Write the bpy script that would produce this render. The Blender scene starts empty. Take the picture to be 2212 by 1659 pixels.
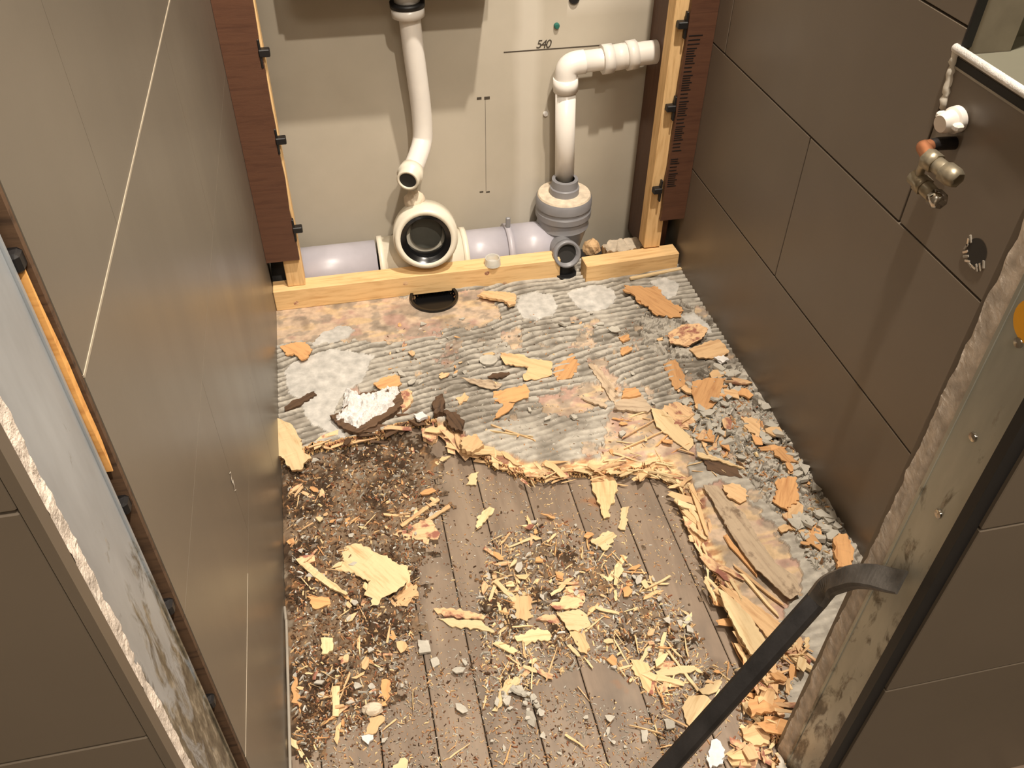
import bpy, bmesh, math, random
import numpy as np
from mathutils import Vector, Matrix
random.seed(7); rng = np.random.RandomState(7)
scene = bpy.context.scene
COL = scene.collection

# ---------------------------------------------------------------- camera
CAM = np.array([0.0, 0.0, 1.12]); FPX = 1869.49
def cam_axes(yaw, pitch, roll):
    cy, sy, cp, sp = math.cos(yaw), math.sin(yaw), math.cos(pitch), math.sin(pitch)
    f = np.array([sy*cp, cy*cp, -sp]); r = np.array([cy, -sy, 0]); u = np.cross(r, f)
    cr, sr = math.cos(roll), math.sin(roll)
    return np.array([cr*r+sr*u, -sr*r+cr*u, f])
AX = cam_axes(*np.radians([12.7741, 41.8566, 0.8361]))
cd = bpy.data.cameras.new('camera'); cam = bpy.data.objects.new('camera', cd); COL.objects.link(cam)
cd.sensor_width = 36.0; cd.lens = FPX/2212*36; cd.clip_start = 0.02
mw = Matrix.Identity(4)
for i in range(3):
    mw[i][0], mw[i][1], mw[i][2], mw[i][3] = AX[0][i], AX[1][i], -AX[2][i], CAM[i]
cam.matrix_world = mw
scene.camera = cam

# ---------------------------------------------------------------- world, lights, exposure
world = bpy.data.worlds.new('world'); scene.world = world; world.use_nodes = True
world.node_tree.nodes['Background'].inputs[0].default_value = (0.9, 0.85, 0.78, 1)
world.node_tree.nodes['Background'].inputs[1].default_value = 0.25
vs = scene.view_settings
vs.view_transform = 'Standard'; vs.look = 'None'; vs.gamma = 1; vs.use_curve_mapping = False
vs.exposure = -0.55
LAMP_COL = (1.0, 0.90, 0.77)
LAMPS = [((0.42, -0.28, 2.40), 22), ((0.58, 0.80, 2.40), 34)]
# unseen area fill added in the hall behind the camera, shaped as a panel
pd_ = bpy.data.lights.new('fill_panel_light', 'AREA'); pd_.shape = 'SQUARE'; pd_.size = 0.58; pd_.energy = 26; pd_.color = LAMP_COL
po_ = bpy.data.objects.new('fill_panel_light', pd_); COL.objects.link(po_); po_.location = (0.05, -1.05, 2.425)

# ---------------------------------------------------------------- pixel helpers (photo frame 2212x1659)
def ray(x, y):
    return AX.T @ np.array([(x-1106)/FPX, -(y-829.5)/FPX, 1.0])
def onz(x, y, z=0.0):
    d = ray(x, y); return CAM + d*((z-CAM[2])/d[2])
def ony(x, y, Y):
    d = ray(x, y); return CAM + d*((Y-CAM[1])/d[1])
def onx(x, y, X):
    d = ray(x, y); return CAM + d*((X-CAM[0])/d[0])

# ---------------------------------------------------------------- noise helpers
_perm = rng.rand(512, 512)
def vnoise(x, y, s=1.0, seed=0):
    x = np.asarray(x)*s + seed*17.3; y = np.asarray(y)*s + seed*31.7
    xi = np.floor(x).astype(int); yi = np.floor(y).astype(int)
    fx = x-xi; fy = y-yi; fx = fx*fx*(3-2*fx); fy = fy*fy*(3-2*fy)
    g = lambda a, b: _perm[a % 512, b % 512]
    return (g(xi, yi)*(1-fx)+g(xi+1, yi)*fx)*(1-fy)+(g(xi, yi+1)*(1-fx)+g(xi+1, yi+1)*fx)*fy
def fbm(x, y, s=1.0, seed=0, o=4):
    t = 0; a = 0.5; n = 0
    for k in range(o):
        t = t + a*vnoise(x, y, s*2**k, seed+k); n += a; a *= 0.5
    return t/n
def inpoly(X, Y, poly):
    X = np.asarray(X); Y = np.asarray(Y); r = np.zeros(X.shape, bool); n = len(poly)
    for i in range(n):
        x1, y1 = poly[i][:2]; x2, y2 = poly[(i+1) % n][:2]
        c = ((y1 > Y) != (y2 > Y)) & (X < (x2-x1)*(Y-y1)/((y2-y1) if y2 != y1 else 1e-12)+x1)
        r ^= c
    return r
def sm(a, b, x):
    t = np.clip((x-a)/(b-a), 0, 1); return t*t*(3-2*t)

# ---------------------------------------------------------------- material helpers
def lin(c):
    return tuple(((v/255)/12.92 if v/255 <= 0.04045 else ((v/255+0.055)/1.055)**2.4) for v in c)+(1.0,)
class NT:
    def __init__(s, name):
        s.m = bpy.data.materials.new(name); s.m.use_nodes = True; s.t = s.m.node_tree
        s.b = s.t.nodes['Principled BSDF']
    def n(s, typ, **kw):
        o = s.t.nodes.new(typ)
        for k, v in kw.items():
            if k.startswith('_'): setattr(o, k[1:], v)
            else: o.inputs[k.replace('__', ' ')].default_value = v
        return o
    def l(s, a, b): s.t.links.new(a, b)
    def coord(s, scale=(1, 1, 1), out='Object', rnd=False):
        c = s.n('ShaderNodeTexCoord'); m = s.n('ShaderNodeMapping'); m.inputs['Scale'].default_value = scale
        s.l(c.outputs[out], m.inputs[0])
        if rnd:
            oi = s.n('ShaderNodeObjectInfo'); mm = s.n('ShaderNodeVectorMath', _operation='MULTIPLY_ADD')
            s.l(oi.outputs['Random'], mm.inputs[0]); mm.inputs[1].default_value = (37, 53, 71)
            s.l(m.outputs[0], mm.inputs[2]); return mm.outputs[0]
        return m.outputs[0]
    def noise(s, vec, scale, detail=4, rough=0.55, dist=0):
        o = s.n('ShaderNodeTexNoise', Scale=scale, Detail=detail, Roughness=rough, Distortion=dist)
        s.l(vec, o.inputs['Vector']); return o.outputs['Fac']
    def ramp(s, fac, stops):
        o = s.n('ShaderNodeValToRGB'); r = o.color_ramp
        while len(r.elements) < len(stops): r.elements.new(0.5)
        for e, (p, c) in zip(r.elements, stops):
            e.position = p; e.color = c if len(c) == 4 else lin(c)
        s.l(fac, o.inputs[0]); return o.outputs[0]
    def mix(s, fac, a, b, mode='MIX'):
        o = s.n('ShaderNodeMix', _data_type='RGBA', _blend_type=mode)
        for i, v in ((0, fac), (6, a), (7, b)):
            if hasattr(v, 'links'): s.l(v, o.inputs[i])
            else: o.inputs[i].default_value = v
        return o.outputs[2]
    def math(s, op, a, b=0.0, clamp=False):
        o = s.n('ShaderNodeMath', _operation=op); o.use_clamp = clamp
        for i, v in ((0, a), (1, b)):
            if hasattr(v, 'links'): s.l(v, o.inputs[i])
            else: o.inputs[i].default_value = v
        return o.outputs[0]
    def color(s, c):
        if hasattr(c, 'links'): s.l(c, s.b.inputs['Base Color'])
        else: s.b.inputs['Base Color'].default_value = c
        return s
    def set(s, rough=0.6, metal=0.0, spec=0.5):
        s.b.inputs['Roughness'].default_value = rough; s.b.inputs['Metallic'].default_value = metal
        s.b.inputs['Specular IOR Level'].default_value = spec; return s
    def bump(s, h, strength=0.3, dist=0.002):
        o = s.n('ShaderNodeBump', Strength=strength, Distance=dist); s.l(h, o.inputs['Height'])
        s.l(o.outputs[0], s.b.inputs['Normal']); return s
def plain(name, c, rough=0.6, metal=0.0, var=0.12, scale=25, bump=0.0):
    t = NT(name); v = t.coord(); f = t.noise(v, scale)
    a = lin(c); lo = tuple(x*(1-var) for x in a[:3])+(1,); hi = tuple(min(1, x*(1+var)) for x in a[:3])+(1,)
    t.color(t.ramp(f, [(0.3, lo), (0.7, hi)])).set(rough, metal)
    if bump: t.bump(t.noise(v, scale*8), bump)
    return t.m
def wood(name, light, dark, stain=None, stain_amt=0.55, rough=0.75, grain=1.0, rnd=True, hv=0.25):
    t = NT(name); v = t.coord((14*grain, 140*grain, 140*grain), rnd=rnd)
    g = t.noise(v, 1.0, 5, 0.6, 0.4)
    col = t.ramp(g, [(0.28, dark), (0.5, light), (0.75, tuple(min(255, int(x*1.05)) for x in light))])
    if stain:
        v2 = t.coord((40, 52, 52), rnd=rnd)
        f = t.ramp(t.noise(v2, 1.0, 4, 0.6), [(stain_amt-0.06, (0, 0, 0, 1)), (stain_amt+0.06, (1, 1, 1, 1))])
        col = t.mix(f, col, lin(stain))
    if hv and rnd:
        oi = t.n('ShaderNodeObjectInfo'); val = t.math('MULTIPLY_ADD', oi.outputs['Random'], hv)
        val.node.inputs[2].default_value = 1-hv*0.6
        col = t.mix(1.0, col, t.n('ShaderNodeCombineColor').outputs[0], 'MULTIPLY')
        cc = col.node.inputs[7].links[0].from_node
        for i in range(3): t.l(val, cc.inputs[i])
    t.color(col).set(rough, 0, 0.3).bump(g, 0.35, 0.0012)
    return t.m

M = {}
def tile_mat(name, c, rough):
    t = NT(name); v = t.coord(out='Object'); f = t.noise(v, 3.0, 3); f2 = t.noise(v, 90, 3)
    a = lin(c); col = t.ramp(f, [(0.3, tuple(x*0.9 for x in a[:3])+(1,)), (0.7, tuple(x*1.08 for x in a[:3])+(1,))])
    t.color(col).set(rough, 0, 0.5).bump(f2, 0.05, 0.001)
    r = t.ramp(t.noise(t.coord((1, 3, 0.5)), 3, 2), [(0.3, (rough*0.93,)*3+(1,)), (0.7, (rough*1.1,)*3+(1,))])
    t.l(r, t.b.inputs['Roughness'])
    return t.m
M['tile_l'] = tile_mat('tile_taupe', (107, 99, 88), 0.34)
M['tile_r'] = tile_mat('tile_brown_grey', (110, 99, 87), 0.38)
M['tile_f'] = tile_mat('tile_dark_taupe', (95, 85, 73), 0.42)
M['grout'] = plain('grout', (150, 140, 126), 0.9, var=0.15, scale=40)
M['grout_d'] = plain('grout_dark', (96, 86, 74), 0.9, var=0.3, scale=25)
M['core'] = plain('plasterboard_core', (150, 142, 126), 0.9)
M['black'] = plain('black_rubber', (22, 21, 22), 0.5)
M['black_gloss'] = plain('black_plastic', (16, 16, 17), 0.22)
M['white_pvc'] = plain('white_pvc', (226, 220, 212), 0.28, var=0.03)
M['cream_pvc'] = plain('off_white_pvc', (226, 218, 200), 0.32, var=0.05)
M['grey_pvc'] = plain('lilac_grey_pvc', (176, 172, 180), 0.35, var=0.06)
M['grey_dk'] = plain('grey_pvc', (128, 127, 130), 0.4, var=0.08)
M['dirt_cap'] = plain('dusty_cream', (206, 190, 168), 0.8, var=0.2, scale=60)
M['brown'] = wood('brown_laminate', (92, 63, 48), (80, 54, 42), rough=0.45, rnd=False)
M['batten'] = wood('pale_batten', (232, 194, 140), (208, 164, 110), None, rough=0.7, hv=0.1)
M['pale'] = wood('pale_torn_wood', (216, 191, 149), (194, 160, 116))
M['tan'] = wood('tan_torn_wood', (214, 178, 134), (186, 144, 102))
M['orange'] = wood('orange_torn_wood', (206, 158, 108), (178, 126, 82))
M['red'] = wood('red_stained_wood', (218, 182, 140), (192, 150, 112), (150, 98, 82), 0.56)
M['rot'] = wood('rotten_dark_wood', (92, 70, 52), (56, 42, 32))
M['greyboard'] = wood('weathered_board', (190, 169, 143), (152, 130, 108), (132, 112, 92), 0.6)
M['lath'] = wood('orange_lath', (220, 164, 96), (196, 136, 74), rnd=False)
M['adh'] = plain('grey_adhesive', (182, 176, 164), 0.9, var=0.16, scale=60, bump=0.3)
M['white'] = plain('white_plaster', (220, 216, 212), 0.9, var=0.14, scale=80, bump=0.5)
M['copper'] = plain('copper', (176, 118, 84), 0.45, 0.7)
M['brass'] = plain('tarnished_brass', (158, 148, 128), 0.4, 0.6, var=0.3, scale=60)
M['chrome'] = plain('chrome', (190, 186, 180), 0.15, 1.0)
M['iron'] = plain('worn_black_iron', (42, 40, 40), 0.42, 0.5, var=0.35, scale=30, bump=0.15)
M['iron_worn'] = plain('worn_grey_iron', (86, 82, 78), 0.42, 0.6, var=0.4, scale=40, bump=0.2)
M['green'] = plain('green_plug', (34, 96, 84), 0.5)
M['ink'] = plain('pencil_ink', (66, 58, 48), 0.9)
M['yellow'] = plain('yellow_sticker', (224, 158, 30), 0.6)
M['ceil'] = plain('white_ceiling', (225, 220, 210), 0.9)
M['hall'] = plain('hall_paint', (190, 178, 160), 0.9)
M['seal'] = plain('grey_sealant', (150, 142, 130), 0.6)
M['bead'] = plain('aged_white_sealant', (204, 197, 184), 0.6)
M['grout_l'] = plain('taupe_grout', (112, 103, 90), 0.9)
M['grout_w'] = plain('pale_grout', (164, 152, 134), 0.9)
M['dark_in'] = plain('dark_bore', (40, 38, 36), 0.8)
M['murk'] = plain('murky_water_grey', (74, 74, 68), 0.3)
M['board'] = plain('moisture_board', (104, 101, 86), 0.85, var=0.08, scale=8)
t = NT('clear_plastic'); t.color((0.95, 0.95, 0.9, 1)).set(0.25); t.b.inputs['Transmission Weight'].default_value = 0.6; M['clear'] = t.m
t = NT('lamp_disc'); t.b.inputs['Emission Color'].default_value = LAMP_COL+(1,); t.b.inputs['Emission Strength'].default_value = 4; M['lamp'] = t.m

# back wall board: beige with paler filler bands (flat filler marks)
t = NT('beige_board'); v = t.coord(); sx = t.n('ShaderNodeSeparateXYZ'); t.l(v, sx.inputs[0])
base = t.ramp(t.noise(v, 5, 4), [(0.3, (170, 161, 145)), (0.7, (182, 173, 157))])
wob = t.noise(v, 6, 3)
xx = t.math('ADD', sx.outputs['X'], t.math('MULTIPLY', t.math('SUBTRACT', wob, 0.5), 0.03))
band = t.math('SUBTRACT', 1.0, t.math('MULTIPLY', t.math('ABSOLUTE', t.math('SUBTRACT', xx, 0.415)), 32), clamp=True)
band = t.math('MULTIPLY', band, 1.6, clamp=True)
zz = t.math('ADD', sx.outputs['Z'], t.math('MULTIPLY', t.math('SUBTRACT', wob, 0.5), 0.02))
b2 = t.math('MULTIPLY', t.math('SUBTRACT', 1.0, t.math('MULTIPLY', t.math('ABSOLUTE', t.math('SUBTRACT', zz, 0.535)), 36), clamp=True),
            t.math('GREATER_THAN', xx, 0.49))
fac = t.math('MULTIPLY', t.math('MAXIMUM', band, b2), 0.5)
t.color(t.mix(fac, base, lin((206, 199, 186)))).set(0.8).bump(t.noise(v, 120, 3), 0.06)
M['backwall'] = t.m

# galvanised metal with grime
def zinc(name, c, stain_lo, stain_hi, dirt):
    t = NT(name); v = t.coord(); sx = t.n('ShaderNodeSeparateXYZ'); t.l(v, sx.inputs[0])
    f = t.noise(t.coord((30, 30, 8)), 1.0, 4); a = lin(c)
    col = t.ramp(f, [(0.3, tuple(x*0.82 for x in a[:3])+(1,)), (0.7, tuple(min(1, x*1.15) for x in a[:3])+(1,))])
    n = t.noise(t.coord((45, 45, 16)), 1.0, 5, 0.65, 0.5)
    mr = t.n('ShaderNodeMapRange'); mr.inputs[1].default_value = stain_hi; mr.inputs[2].default_value = stain_lo
    mr.inputs[3].default_value = -0.22; mr.inputs[4].default_value = 0.16
    t.l(sx.outputs['Z'], mr.inputs[0])
    k = t.math('ADD', n, mr.outputs[0])
    k = t.ramp(k, [(0.5, (0, 0, 0, 1)), (0.6, (1, 1, 1, 1))])
    n2 = t.ramp(t.noise(t.coord((70, 70, 24)), 1.0, 5, 0.7), [(0.35, dirt), (0.52, (112, 104, 88)), (0.72, (196, 186, 168))])
    t.color(t.mix(k, col, n2)).set(0.38, 0.65)
    mtl = t.math('SUBTRACT', 0.5, t.math('MULTIPLY', k, 0.4)); t.l(mtl, t.b.inputs['Metallic'])
    t.bump(n, 0.12, 0.001); return t.m
M['zinc_l'] = zinc('galvanised_steel_stained', (176, 182, 188), 0.42, 0.85, (52, 46, 38))
M['zinc_r'] = zinc('galvanised_steel', (178, 178, 168), -0.25, 0.9, (84, 76, 62))
M['rough_strip'] = plain('chipped_adhesive_edge', (206, 193, 180), 0.95, var=0.3, scale=60, bump=0.5)

# vertex coloured debris / adhesive
def vcol_mat(name, rough=0.9, bscale=320, amt=0.35):
    t = NT(name); a = t.n('ShaderNodeAttribute'); a.attribute_name = 'Col'
    v = t.coord(); n = t.noise(v, bscale, 4); n2 = t.noise(v, 60, 4)
    g = t.ramp(n2, [(0.25, (1-amt,)*3+(1,)), (0.75, (1+amt*0.35,)*3+(1,))])
    t.color(t.mix(1.0, a.outputs['Color'], g, 'MULTIPLY')).set(rough, 0, 0.25).bump(n, 0.25, 0.001)
    return t.m
M['vcol'] = vcol_mat('adhesive_and_ply')
M['dirtcol'] = vcol_mat('dirt', 0.95, 240, 0.3)
M['crumb'] = vcol_mat('crumbs', 0.9, 300, 0.15)

# floorboards
t = NT('old_floorboard'); v = t.coord((26, 3.2, 26), rnd=True); n = t.noise(v, 1.0, 6, 0.62, 0.6)
col = t.ramp(n, [(0.28, (108, 93, 79)), (0.5, (129, 112, 96)), (0.72, (146, 129, 111))])
st = t.ramp(t.noise(t.coord((9, 6, 9), rnd=True), 1.0, 5, 0.6), [(0.48, (0, 0, 0, 1)), (0.62, (1, 1, 1, 1))])
col = t.mix(t.math('MULTIPLY', st, 0.45), col, lin((92, 83, 74)))
sp = t.ramp(t.noise(t.coord((14, 14, 14), out='Object', rnd=True), 1.0, 3, 0.5), [(0.66, (0, 0, 0, 1)), (0.74, (1, 1, 1, 1))])
col = t.mix(t.math('MULTIPLY', sp, 0.6), col, lin((150, 98, 52)))
t.color(col).set(0.5, 0, 0.4).bump(n, 0.25, 0.002); M['floorboard'] = t.m

# ---------------------------------------------------------------- mesh helpers
def mesh_obj(name, bm, mats, parent=None, loc=(0, 0, 0), smooth=False):
    me = bpy.data.meshes.new(name); bm.to_mesh(me); bm.free()
    for m in (mats if isinstance(mats, (list, tuple)) else [mats]): me.materials.append(M[m] if isinstance(m, str) else m)
    if smooth:
        for p in me.polygons: p.use_smooth = True
    o = bpy.data.objects.new(name, me); COL.objects.link(o); o.location = loc
    if parent is not None: o.parent = parent
    return o
def raw_obj(name, verts, faces, mats, parent=None, col=None, smooth=False):
    me = bpy.data.meshes.new(name); me.from_pydata([tuple(v) for v in verts], [], [tuple(map(int, f)) for f in faces])
    for m in (mats if isinstance(mats, (list, tuple)) else [mats]): me.materials.append(M[m])
    if col is not None:
        ca = me.color_attributes.new('Col', 'FLOAT_COLOR', 'POINT')
        c4 = np.ones((len(verts), 4), np.float32); c4[:, :3] = col; ca.data.foreach_set('color', c4.ravel())
    if smooth: me.polygons.foreach_set('use_smooth', np.ones(len(me.polygons), bool))
    o = bpy.data.objects.new(name, me); COL.objects.link(o)
    if parent is not None: o.parent = parent
    return o
def tag(o, label=None, cat=None, group=None, kind=None):
    if label: o['label'] = label
    if cat: o['category'] = cat
    if group: o['group'] = group
    if kind: o['kind'] = kind
    return o
def empty(name, loc=(0, 0, 0)):
    o = bpy.data.objects.new(name, None); COL.objects.link(o); o.location = loc; o.empty_display_size = 0.02; return o
def box_bm(x0, x1, y0, y1, z0, z1, bev=0.0, bm=None, seg=1):
    bm = bm or bmesh.new()
    r = bmesh.ops.create_cube(bm, size=1.0)
    for v in r['verts']:
        v.co = Vector(((x0+x1)/2+v.co.x*(x1-x0), (y0+y1)/2+v.co.y*(y1-y0), (z0+z1)/2+v.co.z*(z1-z0)))
    if bev:
        es = list({e for v in r['verts'] for e in v.link_edges})
        bmesh.ops.bevel(bm, geom=es, offset=bev, segments=seg, affect='EDGES')
    return bm
def box(name, x0, x1, y0, y1, z0, z1, mat, parent=None, bev=0.0):
    return mesh_obj(name, box_bm(x0, x1, y0, y1, z0, z1, bev), mat, parent)
def smooth_path(pts, n=8):
    P = [Vector(p) for p in pts]; out = []
    for i in range(len(P)-1):
        p0 = P[max(i-1, 0)]; p1 = P[i]; p2 = P[i+1]; p3 = P[min(i+2, len(P)-1)]
        for k in range(n):
            u = k/n
            out.append(0.5*((2*p1)+(p2-p0)*u+(2*p0-5*p1+4*p2-p3)*u*u+(3*p1-p0-3*p2+p3)*u**3))
    out.append(P[-1]); return out
def tube_bm(path, radii, seg=24, bm=None, cap0=True, cap1=True, wall=None, squash=None, up=None):
    """swept tube; wall = inner radius offset at far end gives an open hollow end"""
    bm = bm or bmesh.new(); P = [Vector(p) for p in path]; n = len(P)
    if not hasattr(radii, '__len__'): radii = [radii]*n
    rings = []; ref = Vector(up) if up else None
    for i, p in enumerate(P):
        d = (P[min(i+1, n-1)]-P[max(i-1, 0)]).normalized()
        if ref is None: ref = d.orthogonal().normalized()
        a = (ref-d*ref.dot(d)).normalized(); b = d.cross(a)
        if not up: ref = a
        s = squash[i] if squash else (1, 1)
        rings.append([bm.verts.new(p+(a*math.cos(2*math.pi*k/seg)*s[0]+b*math.sin(2*math.pi*k/seg)*s[1])*radii[i]) for k in range(seg)])
    for i in range(n-1):
        for k in range(seg):
            bm.faces.new((rings[i][k], rings[i][(k+1) % seg], rings[i+1][(k+1) % seg], rings[i+1][k]))
    if cap0: bm.faces.new(rings[0][::-1])
    if wall:
        d = (P[-1]-P[-2]).normalized(); inn = radii[-1]-wall
        depth = min(0.09, (P[-1]-P[0]).length*0.9)
        a = [bm.verts.new(P[-1]+(v.co-P[-1])*(inn/radii[-1])) for v in rings[-1]]
        b = [bm.verts.new(v.co-d*depth) for v in a]
        for k in range(seg):
            bm.faces.new((rings[-1][k], rings[-1][(k+1) % seg], a[(k+1) % seg], a[k]))
            bm.faces.new((a[k], a[(k+1) % seg], b[(k+1) % seg], b[k]))
        bm.faces.new(b)
    elif cap1: bm.faces.new(rings[-1])
    return bm
def tube(name, path, radii, mat, parent=None, **kw):
    bm = tube_bm(path, radii, **kw); bmesh.ops.recalc_face_normals(bm, faces=bm.faces)
    o = mesh_obj(name, bm, mat, parent)
    for p in o.data.polygons: p.use_smooth = len(p.vertices) == 4
    return o
def lathe(name, prof, origin, axis, mat, parent=None, seg=32):
    """prof: list of (r, t) along axis; closed if it ends on r=0"""
    ax = Vector(axis).normalized(); a = ax.orthogonal().normalized(); b = ax.cross(a); O = Vector(origin); bm = bmesh.new()
    rings = [[bm.verts.new(O+ax*t+(a*math.cos(2*math.pi*k/seg)+b*math.sin(2*math.pi*k/seg))*max(r, 1e-4)) for k in range(seg)] for r, t in prof]
    for i in range(len(rings)-1):
        for k in range(seg): bm.faces.new((rings[i][k], rings[i][(k+1) % seg], rings[i+1][(k+1) % seg], rings[i+1][k]))
    bmesh.ops.recalc_face_normals(bm, faces=bm.faces)
    o = mesh_obj(name, bm, mat, parent)
    o.data.set_sharp_from_angle(angle=math.radians(35)) if hasattr(o.data, 'set_sharp_from_angle') else None
    for p in o.data.polygons: p.use_smooth = True
    return o

# ================================================================= SETTING
XL, XR, YP, YB, ZS = -0.166, 0.735, 1.546, 1.72, -0.020
# subfloor
fl = box('floor', -0.30, 0.90, 0.30, 1.80, -0.075, -0.047, 'dark_in'); tag(fl, 'old brown timber floorboards under the torn plywood', None, None, 'structure')
joints = [-0.30, -0.125, -0.045, 0.029, 0.095, 0.168, 0.247, 0.323, 0.398, 0.465, 0.535, 0.61, 0.69, 0.765, 0.90]
for i in range(len(joints)-1):
    o = box('floorboard', joints[i]+0.0007, joints[i+1]-0.0007, 0.30, 1.60, -0.045, ZS-random.uniform(0, 0.0012), 'floorboard', fl, 0.0011)
# left tiled wall
wl = box('wall_left', XL-0.06, XL-0.0105, 0.437, YB+0.0, -0.045, 2.45, 'grout_l'); tag(wl, kind='structure', label='left cubicle wall of large taupe tiles')
G = 0.0013
def tiles_x(parent, xf, xb, rows, mat, g=G, bev=0.0008):
    for z0, z1, ys in rows:
        for a, b in zip(ys[:-1], ys[1:]):
            mesh_obj('tile', box_bm(min(xf, xb), max(xf, xb), a+g, b-g, z0+g, z1-g, bev), mat, parent)
tiles_x(wl, XL, XL-0.010, [(-0.018, 0.27, [0.437, 1.02, YP+0.02]), (0.27, 0.52, [0.437, 0.722, 1.322, YP+0.02]),
        (0.52, 0.772, [0.437, 1.02, YP+0.02]), (0.772, 1.03, [0.437, 0.61, 1.21, YP+0.02]), (1.03, 1.29, [0.437, 1.02, YP+0.02]),
        (1.29, 1.55, [0.437, 0.61, 1.21, YP+0.02]), (1.55, 2.44, [0.437, 1.02, YP+0.02])], 'tile_l', 0.0003, 0.0)
box('grout_line', XL-0.0005, XL+0.0005, 0.437, 1.50, 0.7709, 0.7731, 'grout_w', wl)
box('grout_line', XL-0.0005, XL+0.0004, 0.437, 0.66, 0.2691, 0.2708, 'grout_w', wl)
sc_ = raw_obj('plaster_scuff', [(XL+0.0006+0.0004*(i % 2), 0.719+0.004*math.sin(i*2.1)+0.003*(1 if j else -1)*min(i, 9-i)/5, 0.345+0.005*i) for i in range(10) for j in range(2)], [(2*i, 2*i+1, 2*i+3, 2*i+2) for i in range(9)], 'bead', wl)
b = tube('sealant_bead', smooth_path([(XL+0.001, 0.80, -0.004), (XL+0.003, 0.775, 0.0), (XL+0.004, 0.74, 0.002), (XL+0.004, 0.46, 0.002)]), 0.0022, 'seal', wl, seg=8)
# right tiled wall
wr = box('wall_right', XR+0.0125, XR+0.07, 0.885, YB, -0.045, 2.45, 'core'); tag(wr, kind='structure', label='right cubicle wall of large brown-grey tiles')
mesh_obj('grout_bed', box_bm(XR+0.0060, XR+0.0125, 0.452, YP+0.02, -0.045, 0.736), 'grout_d', wr)
mesh_obj('grout_bed', box_bm(XR+0.0060, XR+0.0125, 0.887, YP+0.02, 0.736, 2.45), 'grout_d', wr)
tiles_x(wr, XR, XR+0.011, [(-0.018, 0.241, [0.455, 0.62, YP+0.02]), (0.241, 0.506, [0.455, 0.54, 1.144, YP+0.02]),
        (0.506, 0.765, [0.885, 1.49, YP+0.02]), (0.506, 0.737, [0.455, 0.8845]), (0.765, 1.03, [0.885, 1.14, YP+0.02]), (1.03, 1.29, [0.885, 1.49, YP+0.02]),
        (1.29, 2.44, [0.885, 1.2, YP+0.02])], 'tile_r')
tube('sealant_bead', [(XR-0.001, 0.893, 0.739), (XR-0.003, 0.60, 0.7385), (XR-0.003, 0.46, 0.738)], 0.0052, 'white', wr, seg=10)
tube('sealant_bead', [(XR-0.0005+0.001*math.sin(i*1.9), 0.890-0.012*i/14+0.0007*math.sin(i*2.3), 0.739-0.068*i/14) for i in range(15)],
     [0.0050+0.0008*math.sin(i*2.7) for i in range(15)], 'bead', wr, seg=10)
mesh_obj('sill_base', box_bm(XR+0.0125, 1.06, 0.453, 0.884, -0.045, 0.733), 'board', wr)
mesh_obj('sill_base', box_bm(XR+0.0705, 1.06, 0.884, 0.925, -0.045, 0.733), 'board', wr)
mesh_obj('niche_end', box_bm(XR+0.0705, 1.06, 0.925, 0.96, -0.045, 2.45), 'board', wr)
mesh_obj('niche_back', box_bm(1.06, 1.09, 0.453, 0.96, -0.045, 2.45), 'board', wr)
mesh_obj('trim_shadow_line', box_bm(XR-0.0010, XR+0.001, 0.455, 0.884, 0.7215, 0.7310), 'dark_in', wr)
mesh_obj('trim_line', box_bm(XR-0.0014, XR+0.001, 0.455, 0.884, 0.7185, 0.7212), 'seal', wr)
mesh_obj('reveal_edge', box_bm(XR-0.001, XR+0.012, 0.8815, 0.8855, 0.742, 2.44, 0.001), 'black', wr)
# back wall
bw = box('wall_back', XL-0.06, XR+0.07, YB, YB+0.05, -0.07, 2.45, 'backwall'); tag(bw, kind='structure', label='beige board wall behind the pipes')
# left front partition (camera side of the opening)
wfl = box('wall_front_left', -1.40, -0.176, 0.333, 0.418, -0.02, 2.45, 'core'); tag(wfl, kind='structure', label='tiled partition left of the opening')
for z0, z1, xs in [(-0.018, 0.30, [-1.39, -0.79, -0.176]), (0.30, 0.547, [-1.39, -1.09, -0.49, -0.176]), (0.547, 0.783, [-1.39, -0.79, -0.176]),
                   (0.783, 1.03, [-1.39, -1.09, -0.49, -0.176]), (1.03, 2.44, [-1.39, -0.79, -0.176])]:
    for a, b in zip(xs[:-1], xs[1:]): mesh_obj('tile', box_bm(a+G, b-G, 0.3225, 0.333, z0+G, z1-G, 0.0008), 'tile_f', wfl)
mesh_obj('grout_bed', box_bm(-1.39, -0.180, 0.3255, 0.334, -0.018, 2.44), 'grout', wfl)
# right front partition
wfr = box('wall_front_right', 0.484, 1.60, 0.372, 0.443, -0.02, 2.45, 'core'); tag(wfr, kind='structure', label='tiled partition right of the opening')
for z0, z1, xs in [(-0.018, 0.29, [0.482, 0.98, 1.59]), (0.29, 0.553, [0.482, 0.70, 1.30, 1.59]), (0.553, 0.81, [0.482, 0.98, 1.59]),
                   (0.81, 1.08, [0.482, 0.70, 1.30, 1.59]), (1.08, 2.44, [0.482, 0.98, 1.59])]:
    for a, b in zip(xs[:-1], xs[1:]): mesh_obj('tile', box_bm(a+G, b-G, 0.3605, 0.371, z0+G, z1-G, 0.0008), 'tile_f', wfr)
mesh_obj('grout_bed', box_bm(0.486, 1.59, 0.3635, 0.372, -0.018, 2.44), 'grout_d', wfr)
mesh_obj('inner_tile_face', box_bm(0.484, XR+0.0, 0.4435, 0.4525, -0.018, 2.44), 'tile_r', wfr)
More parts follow.
